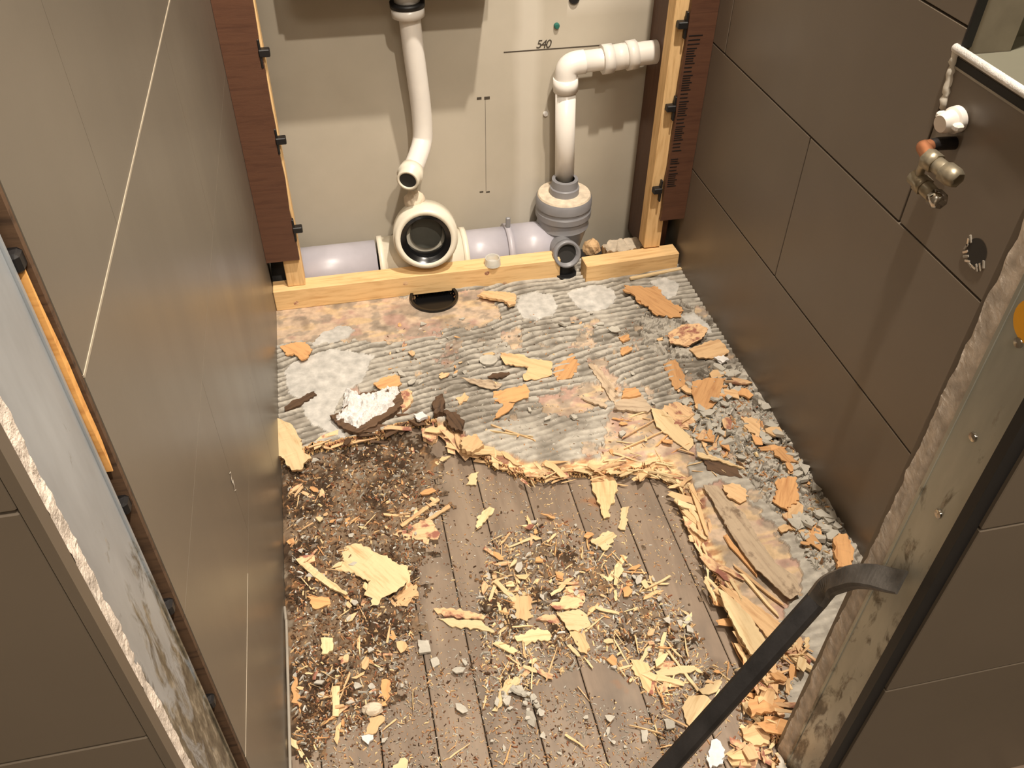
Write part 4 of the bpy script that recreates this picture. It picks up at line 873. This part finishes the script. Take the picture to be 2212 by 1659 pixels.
# white lump on rotten strip
wl_ = empty('plaster_covered_lump', (*onz(790, 890, 0)[:2], 0.0)); tag(wl_, 'white plaster-covered chunk of rotten wood lying on the smooth grey patch', 'rubble')
o = slab('rotten_base', None, None, 'rot', [(712, 898), (737, 888), (780, 850), (860, 838), (872, 866), (858, 884), (822, 908), (775, 932), (745, 926)], z=0.001, th=0.012, lift=0.008); P_(o, wl_)
XY = wpoly([(710, 893), (737, 884), (741, 855), (744, 833), (768, 836), (778, 848), (816, 840), (831, 831), (864, 833), (867, 843), (857, 867), (821, 901), (792, 908), (773, 922), (749, 910), (725, 906)], 0.02)
ux = np.arange(min(p[0] for p in XY)-0.004, max(p[0] for p in XY)+0.004, 0.0014); uy = np.arange(min(p[1] for p in XY)-0.004, max(p[1] for p in XY)+0.004, 0.0014)
UX, UY = np.meshgrid(ux, uy, indexing='ij'); ins = inpoly(UX+0.006*(fbm(UX, UY, 160, 5)-0.5), UY+0.006*(fbm(UX, UY, 160, 8)-0.5), XY)
cl = ins[:-1, :-1] & ins[1:, :-1] & ins[1:, 1:] & ins[:-1, 1:]; ix = np.arange(UX.size).reshape(UX.shape); a_, b_ = np.nonzero(cl)
dist = np.zeros(UX.shape); er = ins.copy()
for k in range(9):
    dist += er; e2 = er.copy(); e2[1:-1, 1:-1] = er[1:-1, 1:-1] & er[:-2, 1:-1] & er[2:, 1:-1] & er[1:-1, :-2] & er[1:-1, 2:]; e2[0] = e2[-1] = False; e2[:, 0] = e2[:, -1] = False; er = e2
HZ = 0.009+0.0013*dist+0.018*(fbm(UX, UY, 110, 3)-0.4)
P_(raw_obj('white_plaster_crust', np.stack([UX, UY, HZ], -1).reshape(-1, 3), np.stack([ix[a_, b_], ix[a_+1, b_], ix[a_+1, b_+1], ix[a_, b_+1]], 1), 'white', None), wl_)
# adhesive dab with a ring
rr = wpoly([(1283, 648)])[0]
# ================================================================= SPLINTERS ALONG THE TORN EDGE (parts of the plywood)
def splinter_mesh(name, L, w_, t_, seed, taper=0.3):
    r = random.Random(seed); bm = bmesh.new(); n = 5; rings = []
    for k in range(n):
        u = k/(n-1); ww = w_*(1-(1-taper)*u)*r.uniform(0.8, 1.1)*(0.75 if k == 0 else 1); o_ = r.uniform(-1, 1)*w_*0.18
        rings.append([bm.verts.new((L*(u-0.5)+(r.uniform(-1, 1)*w_*0.8 if k in (0, n-1) else 0)*s_, o_+s_*ww/2, z)) for s_, z in ((-1, 0), (1, 0), (1, t_*r.uniform(0.7, 1)), (-1, t_*r.uniform(0.7, 1)))])
    for a, b in zip(rings[:-1], rings[1:]):
        for k in range(4): bm.faces.new((a[k], a[(k+1) % 4], b[(k+1) % 4], b[k]))
    bm.faces.new(rings[0][::-1]); bm.faces.new(rings[-1]); bmesh.ops.recalc_face_normals(bm, faces=bm.faces)
    me = bpy.data.meshes.new(name); bm.to_mesh(me); bm.free(); return me
def lib(kind, n, mats, fn):
    out = []
    for k in range(n):
        for m in mats:
            me = fn(k); me.materials.append(M[m]); out.append(me)
    return out
SPL = {m: [(lambda me: (me.materials.append(M[m]), me)[1])(splinter_mesh('splinter', random.uniform(0.018, 0.046), random.uniform(0.0025, 0.008), random.uniform(0.0012, 0.003), k+hash_)) for k in range(7)] for hash_, m in ((100, 'pale'), (200, 'tan'), (300, 'red'), (400, 'orange'), (500, 'rot'))}
def put(name, me, x, y, z, rz, tilt=0.0, rx=0.0, sc=1.0, parent=None):
    o = bpy.data.objects.new(name, me); COL.objects.link(o); o.location = (x, y, z); o.rotation_euler = (rx, tilt, rz); o.scale = (sc,)*3
    if parent is not None: P_(o, parent)
    return o
def along(poly, n):
    seg = [(Vector(a), Vector(b)) for a, b in zip(poly[:-1], poly[1:])]; L = [ (b-a).length for a, b in seg ]; tot = sum(L)
    for k in range(n):
        t_ = random.random()*tot
        for (a, b), l in zip(seg, L):
            if t_ <= l: yield a.lerp(b, t_/l), (b-a).normalized(); break
            t_ -= l
FLK = {m: [] for m in ('pale', 'tan', 'red', 'rot', 'orange')}
for m in FLK:
    for k in range(6):
        me = splinter_mesh('edge_flake', random.uniform(0.022, 0.045), random.uniform(0.007, 0.015), random.uniform(0.0015, 0.003), 1200+k+len(m)*31, 0.75); me.materials.append(M[m]); FLK[m].append(me)
for (lo, hi, n, mats, base) in ((9, 15, 30, ('pale', 'tan', 'red', 'tan'), -1.1), (15, 22, 22, ('pale', 'tan', 'red'), 0.1), (22, 27, 18, ('pale', 'tan', 'red'), -1.15), (27, 33, 9, ('tan', 'orange', 'red'), -1.0), (2, 9, 16, ('rot', 'red', 'rot'), 0.3)):
    for p, d in along([tuple(q) for q in EW[lo:hi+1]], n):
        put('edge_flake', random.choice(FLK[random.choice(mats)]), p.x+random.gauss(0, 0.007), p.y+random.gauss(0.006, 0.009), random.uniform(-0.010, 0.003), base+random.gauss(0, 0.38), random.gauss(0.10, 0.10), random.gauss(0, 0.2), 0.5+1.3*random.random()**1.4, ply)
for (lo, hi, n, mats, spread) in ((9, 17, 26, ('pale', 'tan', 'tan', 'red'), 0.5), (17, 22, 46, ('pale', 'pale', 'tan', 'pale'), 0.3), (22, 27, 30, ('pale', 'tan', 'red', 'tan', 'pale'), 0.2), (27, 34, 16, ('tan', 'orange', 'red', 'tan'), 0.5), (2, 9, 22, ('rot', 'rot', 'red', 'tan'), 0.5)):
    for p, d in along([tuple(q) for q in EW[lo:hi+1]], n):
        ang = math.atan2(d.y, d.x)+random.gauss(0, spread)*0.7+0.0
        nrm = Vector((-d.y, d.x))*random.gauss(0.002, 0.011)
        put('splinter', random.choice(SPL[random.choice(mats)]), p.x+nrm.x, p.y+nrm.y, random.uniform(-0.016, 0.006), ang, random.gauss(0, 0.12), random.gauss(0, 0.3), random.uniform(0.7, 1.5), ply)
# long splinters beside the torn right edge
for k, (a, b, wd, mt, lab) in enumerate((((1494, 1052), (1530, 1160), 0.010, 'tan', 'broad ribbed splinter at the top of the torn right edge'), ((1480, 1082), (1528, 1212), 0.006, 'pale', 'thin pale splinter bordering the bare boards on the torn right edge'),
        ((1526, 1180), (1560, 1235), 0.007, 'pale', 'short thick splinter in the middle of the torn right edge'), ((1585, 1222), (1690, 1308), 0.006, 'tan', 'upper of two long splinters under the weathered board tip'),
        ((1600, 1240), (1680, 1330), 0.007, 'pale', 'lower of two long splinters under the weathered board tip'), ((1545, 1060), (1585, 1150), 0.008, 'red', 'red stained splinter against the left edge of the weathered board'),
        ((1566, 1160), (1632, 1240), 0.010, 'orange', 'orange splinter below the weathered board'), ((1556, 1225), (1600, 1250), 0.012, 'red', 'brown torn chip over the dark gap by the torn right edge'),
        ((1345, 948), (1418, 905), 0.004, 'red', 'reddish stick crossing left of the long pale lath'), ((1350, 968), (1440, 930), 0.003, 'tan', 'thin stick below the reddish crossing stick'), ((1060, 918), (1155, 952), 0.004, 'tan', 'thin stick along the torn edge left of the middle'), ((1050, 930), (1150, 945), 0.003, 'pale', 'finest stick along the torn edge left of the middle'))):
    A_, B_ = onz(*a, 0.004), onz(*b, 0.004); L = math.hypot(*(B_-A_)[:2])
    me = splinter_mesh('wood_splinter', L, wd, 0.004, 900+k, 0.5); me.materials.append(M[mt])
    tag(put('wood_splinter', me, (A_[0]+B_[0])/2, (A_[1]+B_[1])/2, 0.003 if k not in (1, 2) else -0.010, math.atan2(B_[1]-A_[1], B_[0]-A_[0]), random.uniform(-.03, .03)), lab, 'splinter')

# ================================================================= DIRT LAYER on the bare boards
DP = wpoly([(560, 1020), (640, 990), (760, 960), (900, 930), (960, 960), (930, 1040), (960, 1110), (900, 1200), (920, 1290), (890, 1370), (860, 1450), (850, 1520), (740, 1560), (650, 1640), (560, 1660)], ZS)
DP2 = wpoly([(1040, 1180), (1200, 1140), (1340, 1230), (1480, 1290), (1540, 1400), (1500, 1480), (1400, 1430), (1280, 1420), (1180, 1430), (1110, 1500), (1040, 1460), (1000, 1330)], ZS)
dx_ = np.arange(XL+0.0005, 0.48, 0.0032); dy_ = np.arange(0.44, 1.16, 0.0032); QX, QY = np.meshgrid(dx_, dy_, indexing='ij')
def dist_soft(poly, X, Y, w_):
    acc = np.zeros(X.shape)
    for k in range(16):
        a = k*2.399; r = w_*math.sqrt((k+0.5)/16); acc += inpoly(X+r*math.cos(a), Y+r*math.sin(a), poly)
    return acc/16
def dens(X, Y): return np.maximum(dist_soft(DP, X, Y, 0.05), 0.50*dist_soft(DP2, X, Y, 0.05))
DD = dens(QX, QY); nn = fbm(QX, QY, 34, 101); n2 = fbm(QX, QY, 150, 103)
HH = DD*0.8+(nn-0.5)*1.1-0.36+(n2-0.5)*0.9
hz = 0.012*np.clip(HH, -0.05, 0.6)+0.004*(n2-0.5)*np.clip(HH*4, 0, 1)
ok = HH > 0.02; DIRT = np.where(ok, np.maximum(hz, 0.0002), 0.0); cl = ok[:-1, :-1] & ok[1:, :-1] & ok[1:, 1:] & ok[:-1, 1:]; a_, b_ = np.nonzero(cl); ix = np.arange(QX.size).reshape(QX.shape)
Fd = np.stack([ix[a_, b_], ix[a_+1, b_], ix[a_+1, b_+1], ix[a_, b_+1]], 1); us = np.unique(Fd); rm = -np.ones(QX.size, int); rm[us] = np.arange(len(us))
dc = mixc(np.broadcast_to(np.array(lin((124, 104, 84))[:3]), QX.shape+(3,)), np.array(lin((70, 54, 40))[:3]), sm(0.42, 0.62, fbm(QX, QY, 22, 107)))
dc = mixc(dc, np.array(lin((150, 112, 76))[:3]), sm(0.64, 0.74, fbm(QX, QY, 90, 109))*0.7); dc = mixc(dc, np.array(lin((140, 128, 112))[:3]), sm(0.62, 0.72, fbm(QX, QY, 110, 113))*0.8)
tag(raw_obj('dirt_layer', np.stack([QX, QY, ZS+np.maximum(hz, 0.0002)], -1).reshape(-1, 3)[us], rm[Fd], 'dirtcol', None, dc.reshape(-1, 3)[us]), 'dark brown dirt and rotten wood dust on the bare boards', 'dirt', None, 'stuff')

# ================================================================= SCATTERED CHIPS
def chip_mesh(name, L, W_, th, seed, n=7, pointy=0.25):
    r = random.Random(seed); bm = bmesh.new(); pts = []
    for k in range(n):
        a = 2*math.pi*(k+r.uniform(-.3, .3))/n; q_ = r.uniform(1-pointy*1.6, 1+pointy); pts.append((math.cos(a)*L/2*q_, math.sin(a)*W_/2*q_))
    t1 = [bm.verts.new((x, y, th*r.uniform(0.75, 1.25))) for x, y in pts]; t0 = [bm.verts.new((x*0.95, y*0.95, 0)) for x, y in pts]
    f = bm.faces.new(t1); g = bm.faces.new(t0[::-1])
    for k in range(n): bm.faces.new((t1[k], t0[k], t0[(k+1) % n], t1[(k+1) % n]))
    bmesh.ops.triangulate(bm, faces=[f, g]); bmesh.ops.recalc_face_normals(bm, faces=bm.faces)
    me = bpy.data.meshes.new(name); bm.to_mesh(me); bm.free(); return me
def mk(name, n, mats, f):
    out = []
    for k in range(n):
        for m in mats: me = f(k*13+len(out)); me.materials.append(M[m]); out.append(me)
    return out
CH_W = mk('wood_chip', 6, ('pale', 'pale', 'tan', 'orange', 'red'), lambda s: chip_mesh('wood_chip', random.uniform(0.012, 0.028), random.uniform(0.006, 0.013), random.uniform(0.0012, 0.003), s, random.choice((5, 6, 7, 8)), 0.3))
CH_W += mk('wood_chip', 6, ('pale', 'tan', 'pale', 'red'), lambda s: splinter_mesh('wood_chip', random.uniform(0.014, 0.034), random.uniform(0.004, 0.009), random.uniform(0.0014, 0.003), s+700, 0.85))
CH_O = mk('orange_chip', 6, ('orange', 'tan', 'orange', 'red'), lambda s: chip_mesh('wood_chip', random.uniform(0.014, 0.034), random.uniform(0.008, 0.018), random.uniform(0.0015, 0.0035), s+50, random.choice((6, 7, 8, 9)), 0.35))
CH_A = mk('adhesive_chip', 12, ('adh',), lambda s: chip_mesh('adhesive_chip', random.uniform(0.009, 0.020), random.uniform(0.006, 0.013), random.uniform(0.002, 0.0045), s+90, random.choice((4, 5, 6)), 0.2))
CH_S = mk('wood_sliver', 8, ('pale', 'pale', 'tan', 'tan', 'orange'), lambda s: splinter_mesh('wood_sliver', random.uniform(0.014, 0.040), random.uniform(0.0014, 0.0036), random.uniform(0.0010, 0.002), s+140, 0.4))
def sample(poly):
    x0 = min(p[0] for p in poly); x1 = max(p[0] for p in poly); y0 = min(p[1] for p in poly); y1 = max(p[1] for p in poly)
    while True:
        x, y = random.uniform(x0, x1), random.uniform(y0, y1)
        if inpoly(np.array([x]), np.array([y]), poly)[0]: return x, y
BAND = [(1060, 1150), (1200, 1110), (1330, 1190), (1480, 1310), (1560, 1470), (1450, 1540), (1300, 1430), (1050, 1510), (1030, 1300)]
LEFT = [(618, 1010), (760, 970), (900, 960), (960, 1080), (900, 1250), (890, 1400), (840, 1540), (640, 1640)]
RSTR = [(1470, 860), (1560, 790), (1650, 860), (1780, 1050), (1830, 1180), (1760, 1240), (1700, 1130), (1600, 1020), (1500, 960)]
LOWR = [(1600, 1440), (1690, 1390), (1740, 1400), (1690, 1560), (1660, 1640), (1580, 1659), (1590, 1560)]
MIDA = [(830, 700), (1450, 660), (1540, 800), (1450, 960), (1150, 1000), (980, 900), (830, 800)]
BOT = [(650, 1560), (1000, 1420), (1420, 1540), (1560, 1659), (660, 1659)]
LOWR2 = [(1440, 1420), (1600, 1430), (1640, 1500), (1540, 1600), (1440, 1659), (1380, 1560)]
CUT = (' against ', ' by ', ' tucked ', ' touching ', ' lying ', ' left ', ' right ', ' below ', ' above ', ' near ', ' beside ', ' under ', ' in ', ' on ', ' at ', ' just ', ' along ', ' hanging ', ' between ', ' amid ', ' standing ', ' crossing ', ' pointing ', ' wedged ', ' tilting ', ' alone ', ' with ', ' of ')
def short(l):
    k = min([l.find(c) for c in CUT if l.find(c) > 0] or [len(l)]); return l[:k]
WORD = {'pale_torn_wood': 'pale', 'tan_torn_wood': 'tan', 'orange_torn_wood': 'orange', 'red_stained_wood': 'red-stained', 'grey_adhesive': 'grey'}
LABS = {}
ORD = ['first', 'second', 'third', 'fourth', 'fifth', 'sixth', 'seventh', 'eighth', 'ninth', 'tenth', 'eleventh', 'twelfth', 'thirteenth', 'fourteenth', 'fifteenth', 'sixteenth']
def settle_labels():
    for (lab, how), lst in LABS.items():
        if len(lst) < 2: continue
        for k, (d_, o) in enumerate(sorted(lst, key=lambda q: q[0])):
            if k >= len(ORD): continue
            if how == 'near': o['label'] = ('nearest ' if k == 0 else ORD[k]+' nearest ')+lab
            else: o['label'] = ('leftmost ' if k == 0 else ORD[k]+' from left, ')+lab
def scatter(name, meshes, poly, n, zone, cat, group, smin=0.7, smax=1.25, tilt=0.12, stack=0.004):
    for k in range(n):
        for _ in range(6):
            px, py = sample(poly)
            if float(fbm(px, py, 0.016, 131)) > random.uniform(0.36, 0.60): break
        x, y, z = ground(px, py)
        x = min(max(x, XL+0.012), XR-0.012)
        me = random.choice(meshes); sc = smin*0.75+(smax*1.2-smin*0.75)*random.random()**1.5
        o = put(name, me, x, y, z+0.0004+abs(random.gauss(0, stack)), random.uniform(0, 6.28), random.gauss(0, tilt), random.gauss(0, tilt), sc)
        ln = max(v.co.x for v in me.vertices)-min(v.co.x for v in me.vertices); ln *= sc
        size = 'tiny' if ln < 0.011 else 'small' if ln < 0.019 else 'mid-sized' if ln < 0.028 else 'long'
        near = min(REFS, key=lambda r: math.hypot(r[0]-x, r[1]-y)-r[2]); dd = math.hypot(near[0]-x, near[1]-y)
        kind = cat.replace('adhesive chip', 'adhesive chip')
        if dd < near[2]+0.045 and dd > 0.006:
            ddx, ddy = x-near[0], y-near[1]
            side = ('right of' if ddx > 0 else 'left of') if abs(ddx) > abs(ddy) else ('behind' if ddy > 0 else 'in front of')
            lab = '%s %s %s %s the %s' % (size, WORD[me.materials[0].name], kind, side, short(near[3]))
            lab = ' '.join(lab.split()[:13]); key = (lab, 'near')
            LABS.setdefault(key, []).append((dd, o))
        else: lab = '%s %s %s %s' % (size, WORD[me.materials[0].name], kind, zone); LABS.setdefault((lab, 'left'), []).append((px, o))
        tag(o, lab, cat, group)
scatter('wood_chip', CH_W, BAND, 100, 'in the debris band amid the bare boards', 'wood chip', 'wood chips on the middle of the boards')
scatter('wood_chip', CH_W+CH_O, LEFT, 60, 'in the dirt along the left wall', 'wood chip', 'wood chips in the left dirt', 0.5, 1.0)
scatter('wood_chip', CH_O, RSTR, 50, 'in the rubble along the right wall', 'wood chip', 'orange chips by the right wall', 0.7, 1.5)
scatter('wood_chip', CH_W+CH_O, LOWR, 55, 'heaped between pry bar and right post', 'wood chip', 'wood chips behind the pry bar', 0.9, 1.9, 0.3, 0.008)
scatter('wood_chip', CH_O, MIDA, 30, 'lying on the ridged adhesive', 'wood chip', 'wood chips on the adhesive', 0.4, 0.8)
scatter('adhesive_chip', CH_A, RSTR, 125, 'in the rubble along the right wall', 'adhesive chip', 'adhesive chips by the right wall', 0.9, 2.0, 0.18, 0.004)
scatter('adhesive_chip', CH_A, BAND, 50, 'in the debris band amid the bare boards', 'adhesive chip', 'adhesive chips on the middle of the boards', 0.6, 1.1)
scatter('adhesive_chip', CH_A, [(1065, 1490), (1120, 1475), (1180, 1500), (1175, 1560), (1110, 1550)], 24, 'in the heap by the bent stick', 'adhesive chip', 'heap of adhesive chips', 0.8, 1.2, 0.3, 0.006)
scatter('adhesive_chip', CH_A, LEFT, 35, 'in the dirt along the left wall', 'adhesive chip', 'adhesive chips in the left dirt', 0.5, 0.9)
scatter('adhesive_chip', CH_A, MIDA, 40, 'lying on the ridged adhesive', 'adhesive chip', 'adhesive chips on the adhesive', 0.6, 1.3)
scatter('adhesive_chip', CH_A, BOT, 20, 'on the boards nearest the viewer', 'adhesive chip', 'adhesive chips at the bottom', 0.6, 1.1)
scatter('wood_sliver', CH_S, BAND, 110, 'in the debris band amid the bare boards', 'wood sliver', 'slivers on the middle of the boards', 0.6, 1.3, 0.1)
scatter('wood_sliver', CH_S, LEFT, 55, 'in the dirt along the left wall', 'wood sliver', 'slivers in the left dirt', 0.5, 1.0)
scatter('wood_sliver', CH_S, LOWR, 35, 'heaped between pry bar and right post', 'wood sliver', 'slivers behind the pry bar', 0.8, 1.5, 0.3, 0.008)
scatter('wood_sliver', CH_S, LOWR2, 30, 'on boards left of the pry bar', 'wood sliver', 'slivers left of the pry bar', 0.7, 1.4)
scatter('wood_sliver', CH_S, [(1330, 900), (1500, 880), (1620, 1010), (1480, 1040), (1300, 1010)], 45, 'on the torn corner of the plywood', 'wood sliver', 'slivers on the torn ply corner', 0.6, 1.6, 0.1, 0.003)
scatter('wood_sliver', CH_S, BOT, 22, 'on the boards nearest the viewer', 'wood sliver', 'slivers at the bottom', 0.5, 1.0)

settle_labels()
# fine crumbs, uncountable
pal = [lin(c)[:3] for c in ((204, 170, 126), (226, 198, 152), (182, 138, 98), (164, 158, 146), (180, 174, 164), (112, 84, 60), (74, 54, 40), (140, 92, 66), (222, 216, 206))]
V, Fc, Cc = [], [], []
def crumbs(poly, n, wts, s0, s1):
    wts = np.array(wts, float); wts /= wts.sum()
    x0 = min(p[0] for p in poly); x1 = max(p[0] for p in poly); y0 = min(p[1] for p in poly); y1 = max(p[1] for p in poly)
    PX = rng.uniform(x0, x1, n*3); PYY = rng.uniform(y0, y1, n*3); m = inpoly(PX, PYY, poly); PX = PX[m][:n]; PYY = PYY[m][:n]
    Wd = np.array([onz(a, b, 0.002)[:2] for a, b in zip(PX, PYY)])
    op = inpoly(Wd[:, 0], Wd[:, 1], PLY); W2 = np.array([onz(a, b, ZS)[:2] for a, b in zip(PX, PYY)])
    XYZ = np.where(op[:, None], Wd, W2); hp_ = ply_fields(Wd[:, 0][None], Wd[:, 1][None])[0][0]; Zc = np.where(op, hp_, ZS+0.0003+dirt_h(W2[:, 0], W2[:, 1]))
    for (x, y), z in zip(XYZ, Zc):
        if x < XL+0.004 or x > XR-0.004: continue
        s = math.exp(rng.uniform(math.log(s0), math.log(s1))); el = rng.uniform(0.8, 2.6); a = rng.uniform(0, 6.28); ca, sa = math.cos(a), math.sin(a)
        k = len(V); c = pal[rng.choice(9, p=wts)]; j = rng.uniform(0.8, 1.15)
        for u, v, h_ in ((-el, -0.6, 0), (el*0.9, -0.45, 0), (el, 0.5, 0), (-el*0.8, 0.65, 0), (-el*0.6, -0.3, 0.7), (el*0.6, -0.2, 0.8), (el*0.4, 0.4, 0.6), (-el*0.5, 0.4, 0.75)):
            V.append((x+(u*ca-v*sa)*s/2, y+(u*sa+v*ca)*s/2, z+h_*s*0.6)); Cc.append(tuple(t_*j for t_ in c))
        Fc.extend([(k+4, k+5, k+6, k+7), (k, k+1, k+5, k+4), (k+1, k+2, k+6, k+5), (k+2, k+3, k+7, k+6), (k+3, k, k+4, k+7)])
crumbs(LEFT, 7000, (2, 1.0, 2.5, 2.2, 1.0, 5, 5, 2.5, .5), 0.0011, 0.0050)
crumbs([(880, 1060), (1070, 1160), (1050, 1460), (870, 1510)], 800, (2, 1.5, 2, 3, 1.5, 3, 2, 1, .5), 0.0010, 0.0034)
crumbs(BAND, 4200, (3, 3, 2, 2.5, 1.5, 2, 1, 1, .4), 0.0012, 0.0050)
crumbs(BOT, 2600, (2, 1, 2, 3, 1, 2, 1.5, 1, .4), 0.0010, 0.0036)
crumbs(RSTR, 1500, (2, 1, 2.5, 6, 4, 1, .5, 1, .5), 0.0016, 0.0060)
crumbs(RSTR, 260, (1, .5, 1, 8, 4, .5, .2, .5, .2), 0.005, 0.010)
crumbs(LEFT, 200, (1, 1, 2, 5, 2, 3, 2, 1, .4), 0.004, 0.008)
crumbs(BAND, 160, (1, 1, 1, 5, 2, 1, .5, .5, .2), 0.004, 0.008)
crumbs(MIDA, 1100, (1.5, .5, 2, 5, 3, 1, .4, .6, .5), 0.0012, 0.0040)
crumbs(LOWR, 500, (3, 3, 3, 1, 1, 2, 1, 1, .3), 0.0016, 0.0060)
crumbs(LOWR2, 500, (3, 3, 2, 3, 1, 1, 1, 1, .3), 0.0012, 0.0045)
crumbs([(920, 1000), (1480, 1080), (1540, 1300), (1330, 1190), (1180, 1110), (1040, 1140)], 800, (3, 3, 1, 2, 1, 1, 1, 1, .5), 0.0010, 0.0032)
tag(raw_obj('fine_debris', V, Fc, 'crumb', None, np.array(Cc)), 'fine crumbs of wood and adhesive strewn over the floor', 'debris', None, 'stuff')

# ================================================================= PRY BAR
pb = empty('pry_bar', (0.05, 0.30, ZS)); tag(pb, 'black steel pry bar leaning against the right steel post', 'pry bar')
def pt(px, py, dist):
    d = ray(px, py); return Vector(CAM+d/np.linalg.norm(d)*dist)
B0 = pt(1440, 1659, 1.06); B1 = pt(1768, 1292, 0.992)
dn = (B0-B1).normalized(); low = B0+dn*((B0.z-(ZS+0.012))/abs(dn.z)) if dn.z < 0 else B0
def rect_sweep(name, path, widths, thicks, tdirs, mat, parent, ch=0.22):
    bm = bmesh.new(); n = len(path); rings = []
    for k in range(n):
        d = (path[min(k+1, n-1)]-path[max(k-1, 0)]).normalized(); t = tdirs[k]; t = (t-d*t.dot(d)).normalized(); w_ = d.cross(t)
        a, b = widths[k]/2, thicks[k]/2; c = ch*min(a, b)*2
        rings.append([bm.verts.new(path[k]+w_*u+t*v) for u, v in ((-a+c, -b), (a-c, -b), (a, -b+c), (a, b-c), (a-c, b), (-a+c, b), (-a, b-c), (-a, -b+c))])
    for r0, r1 in zip(rings[:-1], rings[1:]):
        for k in range(8): bm.faces.new((r0[k], r0[(k+1) % 8], r1[(k+1) % 8], r1[k]))
    bm.faces.new(rings[0][::-1]); bm.faces.new(rings[-1]); bmesh.ops.recalc_face_normals(bm, faces=bm.faces)
    return P_(mesh_obj(name, bm, mat), parent)
view = (B1-Vector(CAM)).normalized()
tdir = (view*0.55+Vector((0, 0.0, -1.0))*0.45).normalized(); td0 = (view+Vector((0.5, 0, 0))).normalized()
rect_sweep('shaft', [low, B0, (B0+B1)/2, B1], [0.0215]*4, [0.016]*4, [td0]*4, 'iron', pb)
cp = [B1+dn*0.002, pt(1776, 1281, 0.985), pt(1790, 1266, 0.972), pt(1812, 1256, 0.955), pt(1845, 1246, 0.935), pt(1885, 1246, 0.918), pt(1925, 1254, 0.905), pt(1948, 1258, 0.897)]
path = smooth_path(cp, 5); n = len(path)
rect_sweep('claw', path, [0.0215+0.004*sm(0.3, 0.8, k/(n-1)) for k in range(n)], [0.016-0.0125*sm(0.35, 1.0, k/(n-1)) for k in range(n)],
           [td0.lerp(tdir, float(sm(0.0, 0.5, k/(n-1)))) for k in range(n)], 'iron_worn', pb)
